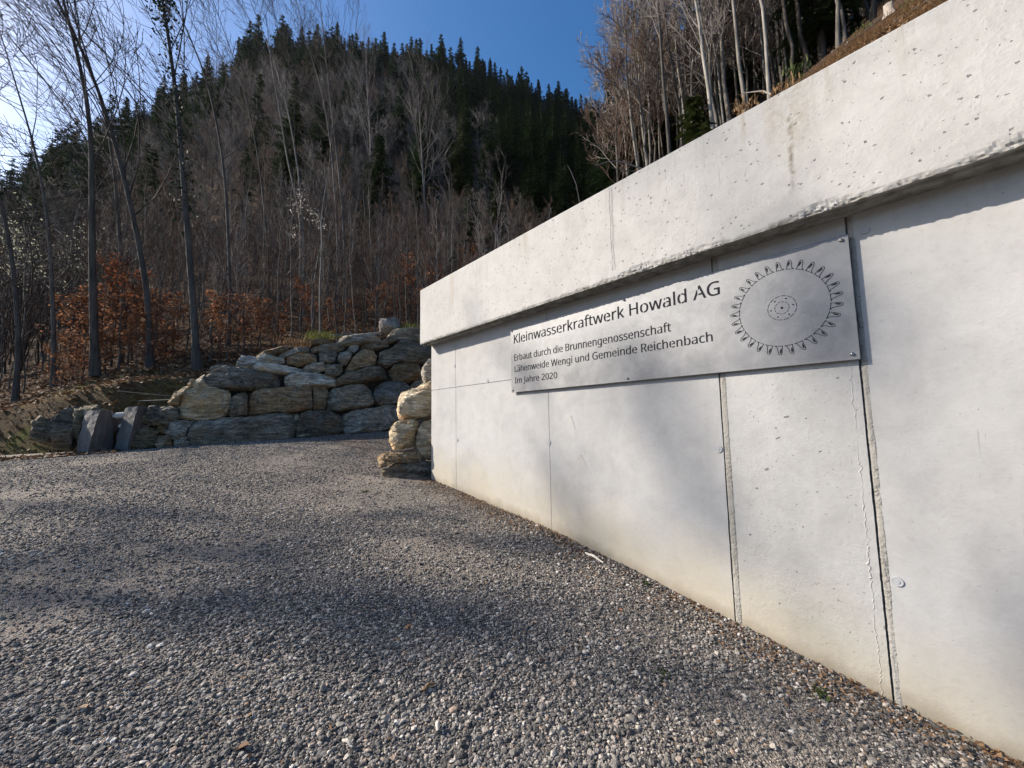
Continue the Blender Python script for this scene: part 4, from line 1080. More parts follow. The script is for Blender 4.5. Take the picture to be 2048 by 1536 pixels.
def mass(name, pts, scales, rots, which, roots, label, cat):
    """one object: the far part of the wood, instanced inside its own node tree"""
    me = bpy.data.meshes.new(name); me.vertices.add(len(pts)); me.vertices.foreach_set('co', np.asarray(pts, np.float32).ravel())
    for an, arr, ty in (('sc', scales, 'FLOAT'), ('rz', rots, 'FLOAT'), ('wh', which, 'INT')):
        a = me.attributes.new(an, ty, 'POINT'); a.data.foreach_set('value', np.asarray(arr, np.int32 if ty == 'INT' else np.float32))
    o = bpy.data.objects.new(name, me); C.objects.link(o); tag(o, label, cat, kind='stuff')
    ng = bpy.data.node_groups.new(name, 'GeometryNodeTree')
    ng.interface.new_socket('Geometry', in_out='INPUT', socket_type='NodeSocketGeometry'); ng.interface.new_socket('Geometry', in_out='OUTPUT', socket_type='NodeSocketGeometry')
    N = ng.nodes; Lk = ng.links
    gi = N.new('NodeGroupInput'); go = N.new('NodeGroupOutput'); iop = N.new('GeometryNodeInstanceOnPoints'); iop.inputs['Pick Instance'].default_value = True
    jn = N.new('GeometryNodeJoinGeometry')
    for r in reversed(roots):
        j2 = N.new('GeometryNodeJoinGeometry')
        for ch in r.children:
            oi = N.new('GeometryNodeObjectInfo'); oi.inputs['Object'].default_value = ch; oi.transform_space = 'ORIGINAL'; Lk.new(oi.outputs['Geometry'], j2.inputs[0])
        gt = N.new('GeometryNodeGeometryToInstance'); Lk.new(j2.outputs[0], gt.inputs[0]); Lk.new(gt.outputs[0], jn.inputs[0])
    def attr(nm, ty):
        a = N.new('GeometryNodeInputNamedAttribute'); a.data_type = ty; a.inputs['Name'].default_value = nm
        return [s for s in a.outputs if s.enabled and s.name == 'Attribute'][0]
    Lk.new(gi.outputs[0], iop.inputs['Points']); Lk.new(jn.outputs[0], iop.inputs['Instance'])
    Lk.new(attr('wh', 'INT'), iop.inputs['Instance Index'])
    cx = N.new('ShaderNodeCombineXYZ'); Lk.new(attr('rz', 'FLOAT'), cx.inputs[2]); er = N.new('FunctionNodeEulerToRotation'); Lk.new(cx.outputs[0], er.inputs[0]); Lk.new(er.outputs[0], iop.inputs['Rotation'])
    Lk.new(attr('sc', 'FLOAT'), iop.inputs['Scale']); Lk.new(iop.outputs[0], go.inputs[0])
    md = o.modifiers.new('wood', 'NODES'); md.node_group = ng
    return o

def plant(P, pts, name, label, cat, group, far_name, far_label, nmax, smin, smax, shrink=False, sink=0.15):
    rg = np.random.default_rng(len(pts) + 1)
    r = np.hypot(pts[:, 0], pts[:, 1]); pts = pts[np.argsort(r)]
    z = hill(pts[:, 0], pts[:, 1]) - sink; P3 = np.column_stack([pts, z]); n = len(P3)
    sc = rg.uniform(smin, smax, n) * (np.interp(np.hypot(P3[:, 0], P3[:, 1]), [26, 40, 70, 110, 165], [0.46, 0.58, 0.75, 0.85, 1.0]) if shrink else 1.0); rz = rg.uniform(0, 6.283, n); wh = rg.integers(0, len(P), n)
    wh[:len(P)] = np.arange(len(P))
    roots = proto_objs(P, name, label, cat, group)
    for k in range(min(n, nmax)):
        if k < len(P):
            o = roots[k]; o.location = P3[k].tolist(); o.rotation_euler = (0, 0, rz[k]); o.scale = (sc[k],) * 3
        else: dup(roots[wh[k]], P3[k].tolist(), rz[k], sc[k], tilt=(rg.normal(0, .04), rg.normal(0, .04)))
    if n > nmax: mass(far_name, P3[nmax:], sc[nmax:], rz[nmax:], wh[nmax:], roots, far_label, 'wood')
    return roots

rg = np.random.default_rng(21)
def conif_p(p):
    """probability that a spot on the slope carries a conifer"""
    r = np.hypot(p[:, 0], p[:, 1]); az = np.degrees(np.arctan2(p[:, 0], p[:, 1]))
    pr = 0.10 + 0.42 * sstep(118, 138, r) * sstep(2, 12, az) + 0.75 * sstep(36, 44, az) * sstep(30, 50, r) + 0.45 * sstep(22, 30, az) * sstep(62, 85, r)
    pr += 0.30 * sstep(4, -4, az) * sstep(60, 110, r) + 0.25 * sstep(120, 150, r)
    pr += 0.34 * lump(p[:, 0], p[:, 1], 9.0, 4.0) * sstep(40, 80, r)
    return np.clip(pr, 0, 0.95)
pts = scatter(rg, 4200, -19, 63, 26, 178, 2.15)
ok = ~((np.degrees(np.arctan2(pts[:, 0], pts[:, 1])) > 47) & (np.hypot(pts[:, 0], pts[:, 1]) < 45))
for (hx, hr, wd) in ((757, 45, 2.8), (925, 74, 3.2), (1000, 80, 3.0), (855, 46, 2.0)):
    hb = px_base(hx, 380, hr); dd = hb[:2] / np.hypot(*hb[:2]); al = pts @ dd; ac = np.abs(pts @ np.array([-dd[1], dd[0]]))
    ok &= ~((ac < wd * np.clip(al / hr, 0.3, 1)) & (al < hr + 1.5) & (al > hr * 0.55))
pts = pts[ok]; isc = rg.random(len(pts)) < conif_p(pts)
plant(PROT, pts[~isc], 'bare_tree', 'leafless grey tree, one of the crowded slender ones on the shaded mountain slope', 'tree', 'bare trees on the mountain slope',
      'bare_wood', 'leafless grey woods covering the upper mountain slope', 190, 0.6, 1.1, True)
plant(CON, pts[isc], 'conifer', 'dark conifer, one of the crowded ones on the upper slope and skyline', 'tree', 'conifers on the mountain slope',
      'conifer_wood', 'dark conifer woods along the mountain skyline', 260, 0.45, 1.35, True)
# right-hand hill woods
pr = scatter(rg, 1300, 57, 93, 21, 85, 1.75); ic = (rg.random(len(pr)) < 0.27) & (np.hypot(pr[:, 0], pr[:, 1]) > 34)
plant(PROT, pr[~ic], 'bare_tree', 'leafless tree, one of the close-set ones in the wood above the parapet', 'tree', 'bare trees above the parapet',
      'bare_wood', 'leafless wood deep on the right-hand hill', 70, 0.75, 1.25)
plant(CON, pr[ic], 'conifer', 'dark conifer, one of those scattered in the wood above the parapet', 'tree', 'conifers above the parapet', 'conifer_wood', 'conifers deep on the right-hand hill', 90, 0.6, 1.0)
# saplings on the lower slope
ps = scatter(rg, 1100, -15, 47, 15.2, 44, 0.8)
ps = ps[(np.degrees(np.arctan2(ps[:, 0], ps[:, 1])) > 2) | (np.hypot(ps[:, 0], ps[:, 1]) > 18.5)]
plant(SAP, ps, 'sapling', 'thin leafless sapling, one of the dense thicket above the boulder wall', 'sapling', 'saplings above the boulder wall', 'sapling_thicket', 'dense thicket of leafless saplings on the lower slope', 290, 0.6, 1.25, sink=0.05)

# orange-leaved young beeches
def beech_shrub_mesh(seed, H, W_, nleaf):
    (tv, tf), (cv, cf) = bare_tree_mesh(seed=seed, H=H, r0=0.03, first=0.12, nprim=16, nch=(0, 4, 2), plen=0.42, up=0.35, wob=0.05, twig_min=0.005, sides=5)
    rg = np.random.default_rng(seed); idx = rg.integers(0, len(cv), nleaf)
    cen = cv[idx]; a = rg.normal(0, 1, (nleaf, 3)); a[:, 2] *= 0.4; a /= np.linalg.norm(a, axis=1)[:, None]
    b = np.cross(a, rg.normal(0, .3, (nleaf, 3)) + np.array([0, 0, 1])); b /= np.linalg.norm(b, axis=1)[:, None]
    s = rg.uniform(0.03, 0.06, (nleaf, 1)); cen = cen + rg.normal(0, 0.05, cen.shape)
    V = np.stack([cen - a * s, cen + b * s * .6, cen + a * s, cen - b * s * .6], 1).reshape(-1, 3)
    return (tv, tf), (cv, cf), (V, np.arange(4 * nleaf).reshape(-1, 4))
SHR = []
for k in range(6):
    tr, br, lf = beech_shrub_mesh(220 + k, [2.7, 2.1, 2.4, 1.5, 3.2, 1.8][k], 1, [800, 640, 720, 460, 800, 460][k])
    r = empty('beech_shrub', (0, 0, 0), 'young beech holding dry orange leaves, one of the band above the boulder wall', 'shrub', 'orange young beeches at the foot of the slope')
    mesh_obj('stem', tr[0], tr[1], M['bark'], r, smooth=True); mesh_obj('branches', br[0], br[1], M['twig_red'], r)
    mesh_obj('foliage', lf[0], lf[1], M['orange'] if k != 4 else M['russet'], r)
    SHR.append(r)
spots = []
for (px, h, s) in [(150,16.5,1.0),(170,15.6,.9),(200,16.2,1.1),(215,15.4,.8),(240,15.8,1.1),(255,16.8,1.2),(275,15.4,1.0),(290,16.4,1.1),(310,15.6,.8),(330,16.8,1.1),(225,17.5,1.3),(265,18,1.3),(300,18.3,1.3),
                   (345,17.8,1.2),(420,16.5,.9),(440,17.2,1.0),(455,16.2,.8),(475,17.4,1.1),(500,16.6,.9),(520,17.5,1.0),(545,16.4,.7),(565,17.8,1.0),(600,18.2,.9),(630,17.8,.8),(660,18.6,.9),(700,19,.8),
                   (820,19.5,1.3),(840,20.5,1.4),(860,19.8,1.3),(880,21,1.4),(900,22,1.3),(790,20.5,1.0),(760,20,.8),(910,25,1.5),(940,27,1.4),(130,15.2,.5),(160,15.0,.5),(120,17,.8)]:
    spots.append((px, h + (1.6 if px < 350 else 0.0), s))
for k, (px, h, s) in enumerate(spots):
    loc = px_base(px, 700, h); loc[2] -= 0.05
    if k < 6:
        SHR[k].location = loc.tolist(); SHR[k].scale = (s,) * 3; SHR[k].rotation_euler = (0, 0, k * 1.7)
    else: dup(SHR[k % 6], loc.tolist(), k * 2.3, s * (0.9 + 0.2 * ((k * 7) % 3 - 1)))
# pale blossoming bushes at the far left
rg = np.random.default_rng(77)
for (px, py, h, lab) in ((20, 480, 26, 'bush with pale greenish blossom at the left edge of the wood'), (60, 520, 25, 'small pale blossoming bush right of the larger one at the left edge'), (170, 490, 28, 'thin pale blossoming bush left of the ivy-clad trunk')):
    b = px_base(px, py, h); top = at_dist(px, py, h)
    n = 60; cen = (top - b) + rg.normal(0, 1, (n, 3)) * np.array([.7, .7, .6])
    r = empty('blossom_bush', b.tolist(), lab, 'bush')
    stems = [(np.array([(0, 0, 0), c * np.array([.3, .3, .5]), c]), np.array([.03, .02, .008])) for c in cen[::3]]
    v_, f_ = tubes(stems, 4); mesh_obj('stem', v_, f_, M['twig'], r)
    v_, f_ = leaf_cloud(rg, cen, 420 if px < 100 else 160, (.18, .18, .15), .05); mesh_obj('blossom', v_, f_, M['white_blossom'], r)

# trees outside the frame to the left: their bare crowns shade wall and gravel
hz = np.array([sd.x, sd.y]) / math.hypot(sd.x, sd.y)
for k, (tx, ty, tz, dist, H, lab) in enumerate((
        (-0.7, 4.3, -1.1, 24, 19, 'bare tree beyond the left edge shading the middle of the yard'), (1.1, 2.1, -1.35, 22, 18, 'bare tree beyond the left edge shading the near gravel'),
        (3.0, 2.2, -0.1, 34, 22, 'tall bare tree beyond the left edge shading the sign'),
        (3.0, 0.1, -0.1, 38, 24, 'tall bare tree beyond the left edge shading the near wall'), (2.9, 0.6, 1.5, 44, 28, 'tallest bare tree beyond the left edge shading the parapet'))):
    x, y = tx + hz[0] * dist, ty + hz[1] * dist
    z = float(ground(x, y)); need = tz + dist * math.tan(math.radians(SUN_EL)) - z
    bare_tree((x, y, z), lab, [M['bark'], M['twig']], seed=700 + k, H=need * 1.03, r0=(0.10 if k < 2 else 0.14), first=(0.84 if k < 2 else 0.70), nprim=(8 if k < 2 else 11), nch=(0, 7, 5), plen=(0.065 if k < 2 else 0.11), up=0.6, wob=0.04, twig_min=0.012)

# ------------------------------------------------------------------ gravel stones, litter and small things
def gravel_stones():
    rg = np.random.default_rng(3); n = 560000
    az = np.radians(rg.uniform(-14, 100, n)); r = 1.0 + 12.0 * rg.random(n) ** 1.25
    x, y = r * np.sin(az), r * np.cos(az)
    # the same stones lie on round and behind the photographer, too
    m2 = 260000; x2 = 3.0 - 9.5 * rg.random(m2) ** 1.1; y2 = rg.uniform(-3.5, 9.5, m2); a2 = np.degrees(np.arctan2(x2, y2)); r2 = np.hypot(x2, y2)
    k2_ = (a2 < -14) | (a2 > 100) | (r2 < 1.0); x = np.concatenate([x, x2[k2_]]); y = np.concatenate([y, y2[k2_]])
    k = ((x < 2.99) | (y > 5.6)) & (x < 6.2) & (y > -3.5) & (y < np.where(x < -1.5, 11.5, 12.3)) & ~((x > 2.75) & (y > 5.3) & (y < 6.0))
    x, y = x[k], y[k]
    # fewer loose stones on the worn sandy patches
    den = np.array([mnoise.fractal(Vector((a * 0.55, b * 0.9, 1.7)), 0.9, 2.0, 3) for a, b in zip(x, y)])
    k = rg.random(len(x)) > np.clip(0.10 + den * 1.5, 0.0, 0.72); x, y = x[k], y[k]
    sc = 0.0051 * np.exp(rg.normal(0, 0.40, len(x))); sc = np.clip(sc, 0.0024, 0.016)
    z = ground(x, y) + lump(x, y, 0.7, 0.3) * 0.008 + lump(x, y, 0.23, 1.3) * 0.004 + sc * 0.35
    me = bpy.data.meshes.new('gravel_stones'); me.vertices.add(len(x)); me.vertices.foreach_set('co', np.column_stack([x, y, z]).astype(np.float32).ravel())
    a = me.attributes.new('sc', 'FLOAT', 'POINT'); a.data.foreach_set('value', sc.astype(np.float32))
    a = me.attributes.new('shade', 'FLOAT', 'POINT'); a.data.foreach_set('value', rg.random(len(x)).astype(np.float32))
    o = bpy.data.objects.new('gravel_stones', me); C.objects.link(o); tag(o, 'loose grey crushed gravel lying over the yard', 'gravel', kind='stuff')
    ng = bpy.data.node_groups.new('gravel_stones', 'GeometryNodeTree')
    ng.interface.new_socket('Geometry', in_out='INPUT', socket_type='NodeSocketGeometry'); ng.interface.new_socket('Geometry', in_out='OUTPUT', socket_type='NodeSocketGeometry')
    N = ng.nodes; Lk = ng.links
    gi = N.new('NodeGroupInput'); go = N.new('NodeGroupOutput'); iop = N.new('GeometryNodeInstanceOnPoints'); iop.inputs['Pick Instance'].default_value = True
    jn = N.new('GeometryNodeJoinGeometry')
    for q in range(6):
        ico = N.new('GeometryNodeMeshIcoSphere'); ico.inputs['Radius'].default_value = 1.0; ico.inputs['Subdivisions'].default_value = 2
        ns = N.new('ShaderNodeTexNoise'); ns.noise_dimensions = '4D'; ns.inputs['Scale'].default_value = 0.85; ns.inputs['W'].default_value = q * 3.7; ns.inputs['Detail'].default_value = 1.0
        sb = N.new('ShaderNodeVectorMath'); sb.operation = 'SUBTRACT'; sb.inputs[1].default_value = (0.5, 0.5, 0.5); Lk.new(ns.outputs['Color'], sb.inputs[0])
        ms = N.new('ShaderNodeVectorMath'); ms.operation = 'SCALE'; ms.inputs['Scale'].default_value = 2.1; Lk.new(sb.outputs[0], ms.inputs[0])
        sp = N.new('GeometryNodeSetPosition'); Lk.new(ico.outputs['Mesh'], sp.inputs['Geometry']); Lk.new(ms.outputs[0], sp.inputs['Offset'])
        sm = N.new('GeometryNodeSetMaterial'); sm.inputs['Material'].default_value = M['stone']; Lk.new(sp.outputs[0], sm.inputs[0])
        gt = N.new('GeometryNodeGeometryToInstance'); Lk.new(sm.outputs[0], gt.inputs[0]); Lk.new(gt.outputs[0], jn.inputs[0])
    a = N.new('GeometryNodeInputNamedAttribute'); a.data_type = 'FLOAT'; a.inputs['Name'].default_value = 'sc'
    so2 = [s for s in a.outputs if s.enabled and s.name == 'Attribute'][0]
    rv = N.new('FunctionNodeRandomValue'); rv.data_type = 'FLOAT_VECTOR'; rv.inputs[0].default_value = (-0.35, -0.35, 0); rv.inputs[1].default_value = (0.35, 0.35, 6.283)
    rs = N.new('FunctionNodeRandomValue'); rs.data_type = 'FLOAT_VECTOR'; rs.inputs[0].default_value = (0.75, 0.7, 0.45); rs.inputs[1].default_value = (1.5, 1.1, 0.85); rs.inputs['Seed'].default_value = 5
    mu = N.new('ShaderNodeVectorMath'); mu.operation = 'SCALE'; Lk.new(rs.outputs[0], mu.inputs[0]); Lk.new(so2, mu.inputs['Scale'])
    ri = N.new('FunctionNodeRandomValue'); ri.data_type = 'INT'; ri.inputs['Seed'].default_value = 9
    mn = [s for s in ri.inputs if s.enabled and s.name == 'Min'][0]; mx = [s for s in ri.inputs if s.enabled and s.name == 'Max'][0]; mn.default_value = 0; mx.default_value = 5
    er = N.new('FunctionNodeEulerToRotation'); Lk.new(rv.outputs[0], er.inputs[0])
    Lk.new(gi.outputs[0], iop.inputs['Points']); Lk.new(jn.outputs[0], iop.inputs['Instance']); Lk.new([s for s in ri.outputs if s.enabled][0], iop.inputs['Instance Index'])
    Lk.new(er.outputs[0], iop.inputs['Rotation']); Lk.new(mu.outputs[0], iop.inputs['Scale']); Lk.new(iop.outputs[0], go.inputs[0])
    o.modifiers.new('stones', 'NODES').node_group = ng
gravel_stones()

def flat_leaves(name, pts, zf, size, material, label, seed, lift=0.02, curl=0.5):
    rg = np.random.default_rng(seed); n = len(pts)
    c = np.column_stack([pts, zf(pts[:, 0], pts[:, 1]) + lift])
    a = rg.normal(0, 1, (n, 3)); a[:, 2] *= curl; a /= np.linalg.norm(a, axis=1)[:, None]
    b = np.cross(a, np.array([0, 0, 1]) + rg.normal(0, curl, (n, 3))); b /= np.linalg.norm(b, axis=1)[:, None]
    s = size * rg.uniform(0.5, 1.4, (n, 1))
    V = np.stack([c - a * s, c + b * s * .55, c + a * s, c - b * s * .55], 1).reshape(-1, 3)
    o = mesh_obj(name, V, np.arange(4 * n).reshape(-1, 4), material); tag(o, label, name.split('_')[-1], kind='stuff'); return o
rg = np.random.default_rng(9)
n = 26000; az = np.radians(rg.uniform(-14, 45, n)); r = 12.6 + 14 * rg.random(n) ** 1.5
flat_leaves('leaf_litter', np.column_stack([r * np.sin(az), r * np.cos(az)]), hill, 0.055, M['litter'], 'fallen brown leaves covering the wooded bank', 1, 0.03)
n = 16000; x = 3.2 + 7 * rg.random(n) ** 1.6; y = rg.uniform(-3, 5.2, n)
flat_leaves('leaf_litter', np.column_stack([x, y]), hill, 0.045, M['litter'], 'brown leaves and bark bits on the slope behind the parapet', 2, 0.03, 0.9)
n = 3200; y = rg.uniform(-0.5, 5.4, n); x = 2.99 - np.abs(rg.normal(0, 0.17, n)) * (0.4 + 0.6 * np.abs(np.sin(y * 2.3)) + 0.4 * np.sin(y * 7.1) ** 2)
flat_leaves('leaf_litter', np.column_stack([x, y]), ground, 0.011, M['litter'], 'crumbled brown leaves along the foot of the concrete wall', 3, 0.012)
n = 900; x = rg.uniform(-4.5, -0.9, n); y = 11.75 + rg.normal(0, 0.25, n)
flat_leaves('leaf_litter', np.column_stack([x, y + 0.3]), ground, 0.045, M['litter'], 'brown leaves drifted along the edge of the pale path', 4, 0.03)

n = 420; az = np.radians(rg.uniform(-12, 88, n)); r = 1.3 + 8 * rg.random(n); x, y = r * np.sin(az), r * np.cos(az); kk = x < 2.95
flat_leaves('leaf_litter', np.column_stack([x[kk], y[kk]]), ground, 0.012, M['litter'], 'small dry leaf bits strewn over the gravel yard', 5, 0.014)
def tuft(name, loc, label, cat, material, nb, h, spread, seed, w=0.006):
    rg = np.random.default_rng(seed); V = []
    for k in range(nb):
        b = np.array([rg.normal(0, spread), rg.normal(0, spread), 0]); az = rg.uniform(0, 6.283); d = np.array([math.cos(az), math.sin(az), 0]); s = np.array([-d[1], d[0], 0]) * w
        L_ = h * rg.uniform(0.5, 1.2); ln = rg.uniform(0.2, 0.9)
        p1 = b + np.array([0, 0, L_ * .6]) + d * L_ * .25 * ln; p2 = b + np.array([0, 0, L_ * (1 - .35 * ln)]) + d * L_ * .8 * ln
        V += [b - s, b + s, p1 + s * .8, p1 - s * .8, p1 - s * .8, p1 + s * .8, p2 + s * .1, p2 - s * .1]
    o = mesh_obj(name, np.array(V), np.arange(len(V)).reshape(-1, 4), material); o.location = loc; tag(o, label, cat, kind='stuff' if name == 'grass_tuft' else None); return o
def wall_top(px, py, back=0.25):
    q = on_plane(px, py, RWA, RWN) - RWN * back; return q.tolist()
tuft('grass_tuft', wall_top(640, 672), 'bright green grass tuft on top of the boulder wall', 'grass', M['grass'], 320, 0.30, 0.20, 1)
tuft('grass_tuft', wall_top(605, 684), 'orange dry grass patch left of the green tuft on the boulder wall', 'grass', M['drygrass'], 320, 0.18, 0.28, 2)
tuft('grass_tuft', wall_top(826, 655), 'yellowish dry grass beside the concrete corner on the boulder wall', 'grass', M['grass'], 260, 0.25, 0.22, 3)
def bank_pt(px, py):
    d = ray(px, py); d = d / math.hypot(d[0], d[1])
    for h in np.arange(3.0, 60, 0.03):
        p_ = d * h
        if p_[0] > 3.2 and p_[2] < hill(p_[0], p_[1]): return p_.tolist()
    return (d * 8).tolist()
n = 70; 
pts = []
for k in range(900):
    y = rg.uniform(-1.5, 4.8 if k < 380 else 3.0); x = 3.2 + (abs(rg.normal(0, 0.22)) if k < 380 else 8 * rg.random() ** 1.3); pts.append((x, y))
V = []; Fn = 0
ms = MB()
for k, (x, y) in enumerate(pts):
    z = float(hill(x, y))
    for q in range(22):
        az = rg.uniform(0, 6.283); L_ = rg.uniform(.08, .30); d = np.array([math.cos(az), math.sin(az), 0]); s = np.array([-d[1], d[0], 0]) * .003
        b = np.array([x, y, z]) + np.array([rg.normal(0, .07), rg.normal(0, .07), 0]); p1 = b + d * L_ * .5 + np.array([0, 0, L_ * .45]); p2 = b + d * L_ + np.array([0, 0, L_ * .3 * rg.uniform(-.5, 1)])
        ms.add([b - s, b + s, p1 + s, p1 - s, p2], [(0, 1, 2, 3), (3, 2, 4)])
o = ms.build('dry_grass', M['drygrass']); tag(o, 'matted dry grass and bracken along the top edge of the parapet', 'grass', kind='stuff')

# stump, white stone and sticks on the bank above the parapet
def stump(loc, label, r, h, material, seed, tilt=0.0):
    rg = np.random.default_rng(seed); k = 18; V = []
    prof = [(1.5, -0.1), (1.2, 0.08 * h), (1.0, 0.3 * h), (0.95, 0.7 * h), (0.97, 0.97 * h), (0.85, h), (0.5, h * 1.01), (0.0, h)]
    rad = [1 + 0.18 * math.sin(3 * t + seed) + 0.10 * math.sin(7 * t) for t in np.arange(k) * 2 * math.pi / k]
    for (s, z) in prof:
        for j in range(k):
            t = j * 2 * math.pi / k; V.append((r * s * rad[j] * math.cos(t), r * s * rad[j] * math.sin(t), z + (0.06 * h * math.sin(2 * t + seed) if z > 0.5 * h else 0)))
    Fq = [(a * k + j, a * k + (j + 1) % k, (a + 1) * k + (j + 1) % k, (a + 1) * k + j) for a in range(len(prof) - 1) for j in range(k)]
    o = mesh_obj('tree_stump', V, Fq, material, smooth=True); o.location = loc; o.rotation_euler = (tilt, tilt * .6, 0); tag(o, label, 'stump'); return o
stump(bank_pt(1779, 30), 'bleached cut tree stump on the bank above the parapet', 0.11, 0.36, M['wood_mid'], 2)
def loose_rock(name, loc, label, cat, size, material, seed, sq=(1, .8, .7)):
    rg = np.random.default_rng(seed); bm = bmesh.new(); bmesh.ops.create_icosphere(bm, subdivisions=4, radius=1)
    for v in bm.verts:
        for q in range(7):
            d = Vector(np.random.default_rng(seed * 50 + q).normal(0, 1, 3).tolist()).normalized(); s = v.co.dot(d)
            if s > 0.68: v.co -= d * (s - 0.68) * 0.9
        v.co *= 1 + 0.12 * mnoise.fractal(v.co * 1.8 + Vector((seed, 0, 0)), 0.9, 2, 4)
        v.co.x *= sq[0] * size; v.co.y *= sq[1] * size; v.co.z *= sq[2] * size
    me = bpy.data.meshes.new(name); bm.to_mesh(me); bm.free(); me.materials.append(material)
    o = bpy.data.objects.new(name, me); C.objects.link(o); o.location = loc; tag(o, label, cat); return o
loose_rock('white_stone', bank_pt(1659, 106), 'white stone lying on the bank behind the parapet', 'stone', 0.10, M['r_pale'], 5)
loose_rock('white_stone', bank_pt(1810, 52), 'small pale stone at the parapet edge below the stump', 'stone', 0.06, M['r_pale'], 6)
q = np.array(wall_top(790, 640, 0.5))
loose_rock('root_block', q.tolist(), 'dark weathered root stump lying on top of the boulder wall', 'stump', 0.42, M['wood_grey'], 8, (1.0, 0.8, 0.9)).rotation_euler = (0.2, 0.5, 0.3)
def stick(pa, pb, r, material, label, back=0.3, seed=0, name='branch'):
    a = np.array(wall_top(*pa, back)); b = np.array(wall_top(*pb, back + 0.3)); rg = np.random.default_rng(seed)
    P = np.linspace(a, b, 8) + rg.normal(0, 0.02, (8, 3)); v_, f_ = tubes([(P, np.linspace(r, r * .6, 8))], 7)
    o = mesh_obj(name, v_ - a, f_, material, smooth=True); o.location = a.tolist(); tag(o, label, 'branch'); return o
stick((660,664),(765,650),0.06, M['wood_grey'], 'long grey fallen branch lying behind the green tuft on the boulder wall', 0.35, 1)
stick((690,672),(770,655),0.045, M['wood_white'], 'pale fallen branch, lower of those on the boulder wall top', 0.25, 2)
stick((735,668),(790,640),0.05, M['wood_grey'], 'grey branch leaning up to the weathered root stump', 0.3, 3)
stick((700,660),(740,672),0.035, M['wood_grey'], 'short grey stick crossing the pale branch on the boulder wall', 0.2, 4)
# twisted branches sticking out above the parapet edge
def twig_at(p0, pts_px, h, r, label, material, name='branch'):
    P = np.array([at_dist(x, y, h) for x, y in pts_px]); v_, f_ = tubes([(P, np.linspace(r, r * .35, len(P)))], 6)
    o = mesh_obj(name, v_ - P[0], f_, material, smooth=True); o.location = P[0].tolist(); tag(o, label, 'branch')
twig_at(None, [(1284,338),(1262,330),(1235,322),(1210,325),(1190,332)], 9.0, 0.02, 'bare twig poking out left of the pale beeches above the parapet', M['twig_pale'])
twig_at(None, [(1290,345),(1262,342),(1230,338),(1222,334)], 9.2, 0.014, 'second, shorter bare twig poking out above the parapet', M['twig_pale'])
twig_at(None, [(1160,408),(1153,370),(1143,345),(1135,330)], 11.5, 0.018, 'thin curved shoot rising behind the parapet', M['twig_pale'])
twig_at(None, [(1545,190),(1525,182),(1505,184),(1484,187)], 9.0, 0.022, 'pale fallen branch arching over the bank', M['wood_white'])
def bank_stick(pa, pb, r, label, material, seed):
    a, b = np.array(bank_pt(*pa)), np.array(bank_pt(*pb)); rg = np.random.default_rng(seed)
    P = np.linspace(a, b, 8) + rg.normal(0, 0.02, (8, 3)); P[:, 2] = np.maximum(P[:, 2], hill(P[:, 0], P[:, 1])) + r
    v_, f_ = tubes([(P, np.linspace(r, r * .5, 8))], 7); o = mesh_obj('branch', v_ - a, f_, material, smooth=True); o.location = a.tolist(); tag(o, label, 'branch')
bank_stick((1790,50), (1905,-20), 0.035, 'dark fallen branch running up the bank beside the cut stump', M['bark_dark'], 1)
bank_stick((1690,95), (1760,40), 0.025, 'grey fallen branch on the bank left of the cut stump', M['wood_grey'], 2)
bank_stick((1640,128), (1700,70), 0.018, 'pale thin stick on the bank near the white stone', M['wood_white'], 3)
bank_stick((1820,20), (1870,15), 0.015, 'short pale stick right of the cut stump', M['wood_white'], 4)
for k, (px, py, lab) in enumerate(((1730, 60, 'green bramble leaves on the bank left of the stump'), (1840, 8, 'green bramble leaves at the upper edge of the bank'), (1590, 150, 'small green fern at the parapet edge near the white stone'), (1490, 215, 'dry brownish fern at the parapet edge by the crooked branch'), (1560, 185, 'second dry brownish fern, right of the one by the crooked branch'))):
    tuft('fern', bank_pt(px, py), lab, 'fern', M['drygrass'] if k > 2 else M['weed'], 60, 0.16, 0.12, 60 + k, 0.012)
# tiny things on the gravel
def gp(px, py):
    d = ray(px, py); d = d / math.hypot(d[0], d[1])
    for h in np.arange(0.8, 20, 0.01):
        p_ = d * h
        if p_[2] < ground(p_[0], p_[1]): return p_
def ground_stick(a_px, b_px, r, label, material):
    a, b = gp(*a_px), gp(*b_px); P = np.linspace(a, b, 6) + np.array([0, 0, r + 0.008]); P[2:4, 2] += 0.01
    v_, f_ = tubes([(P, np.array([.7, 1, .9, 1, .8, .5]) * r)], 6); o = mesh_obj('stick', v_ - a, f_, material, smooth=True); o.location = a.tolist(); tag(o, label, 'stick')
ground_stick((1171,1110),(1207,1130), 0.012, 'white bleached stick lying at the foot of the concrete wall', M['wood_white'])
ground_stick((846,1388),(868,1372), 0.008, 'curled brown stick on the gravel in front', M['litter'])
ground_stick((874,1452),(876,1470), 0.010, 'short pale wood chip upright in view on the near gravel', M['wood_white'])
ground_stick((685,1487),(705,1502), 0.008, 'pale splinter on the near gravel left of the wood chip', M['wood_white'])
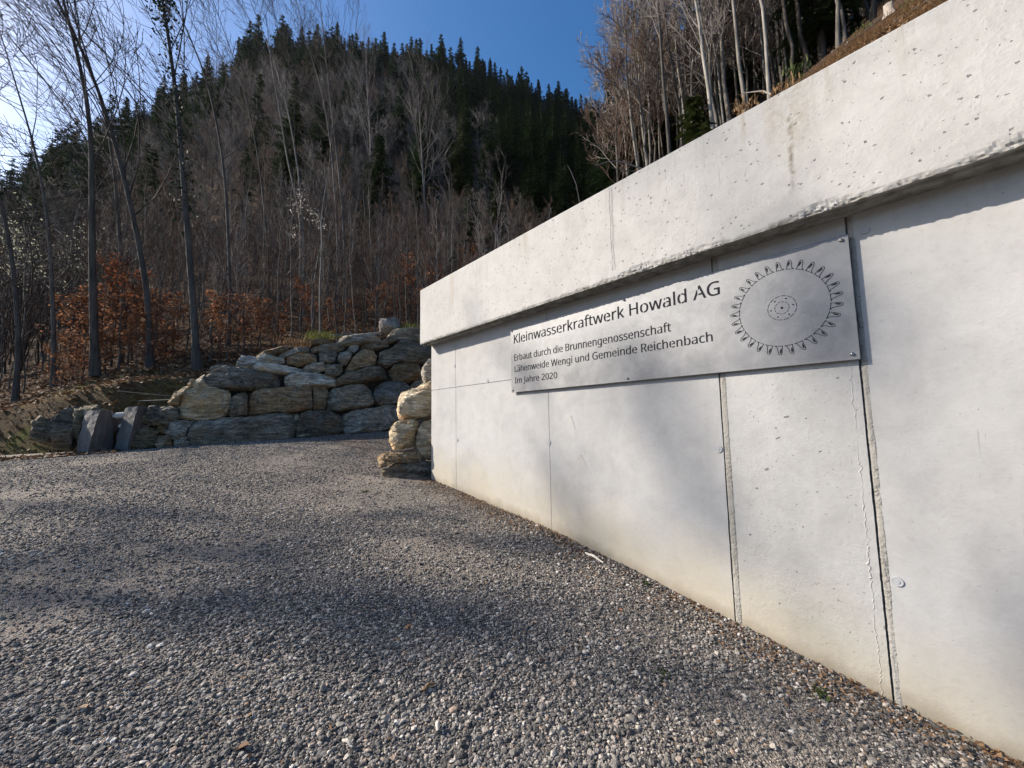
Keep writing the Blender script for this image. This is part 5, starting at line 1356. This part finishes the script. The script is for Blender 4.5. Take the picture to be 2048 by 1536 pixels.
for k, (px, py, lab) in enumerate(((1288,1168,'green weed sprouting at the wall foot beside the rusty joint'), (1326,1350,'small green weed nearest the second wall joint'), (728,985,'tiny green weed on the gravel before the boulder stack'), (1640,1390,'low green weed by the wall below the near joint'))):
    q = gp(px, py); tuft('weed', q.tolist(), lab, 'weed', M['weed'], 34, 0.035, 0.022, 20 + k, 0.006)
for k, (px, py, s, lab) in enumerate(((818,1258,.022,'rusty red leaf in the middle of the gravel'), (1240,1225,.024,'rusty red leaf near the wall foot'), (480,1502,.035,'yellowish dry leaf on the near gravel at left'), (1440,1255,.02,'brown leaf beside the first wall joint'), (165,1420,.03,'pale brown leaf at the left edge of the gravel'))):
    q = gp(px, py); rg = np.random.default_rng(500 + k); V = []
    m_ = 9
    for j in range(m_):
        t = j / (m_ - 1); w_ = s * 0.55 * math.sin(math.pi * t) ** 0.8 * (1 + 0.2 * math.sin(9 * t)); z_ = 0.25 * s * math.sin(3 * t + k)
        V += [((t - .5) * 2 * s, -w_, z_ + .4 * w_), ((t - .5) * 2 * s, 0, z_), ((t - .5) * 2 * s, w_, z_ + .5 * w_)]
    Fq = [(3 * j + c, 3 * j + 3 + c, 3 * j + 4 + c, 3 * j + 1 + c) for j in range(m_ - 1) for c in range(2)]
    o = mesh_obj('dry_leaf', V, Fq, M['orange'] if k in (0, 1) else M['litter']); o.location = (q + np.array([0, 0, 0.015])).tolist(); o.rotation_euler = (0, 0, k * 1.3); tag(o, lab, 'leaf')

# ------------------------------------------------------------------ valley haze, one even box of air
mb = MB(); mb.box((-720, -720, -8), (720, 720, 260)); hz_m = bpy.data.materials.new('haze'); hz_m.use_nodes = True; t = hz_m.node_tree
t.nodes.remove(t.nodes['Principled BSDF']); pvn = t.nodes.new('ShaderNodeVolumePrincipled')
pvn.inputs['Color'].default_value = (0.80, 0.88, 1.0, 1); pvn.inputs['Density'].default_value = 0.00004; pvn.inputs['Anisotropy'].default_value = 0.35
t.links.new(pvn.outputs[0], t.nodes['Material Output'].inputs['Volume'])
o = mb.build('haze', hz_m); tag(o, 'thin bluish haze hanging in the valley air', 'haze', kind='stuff')
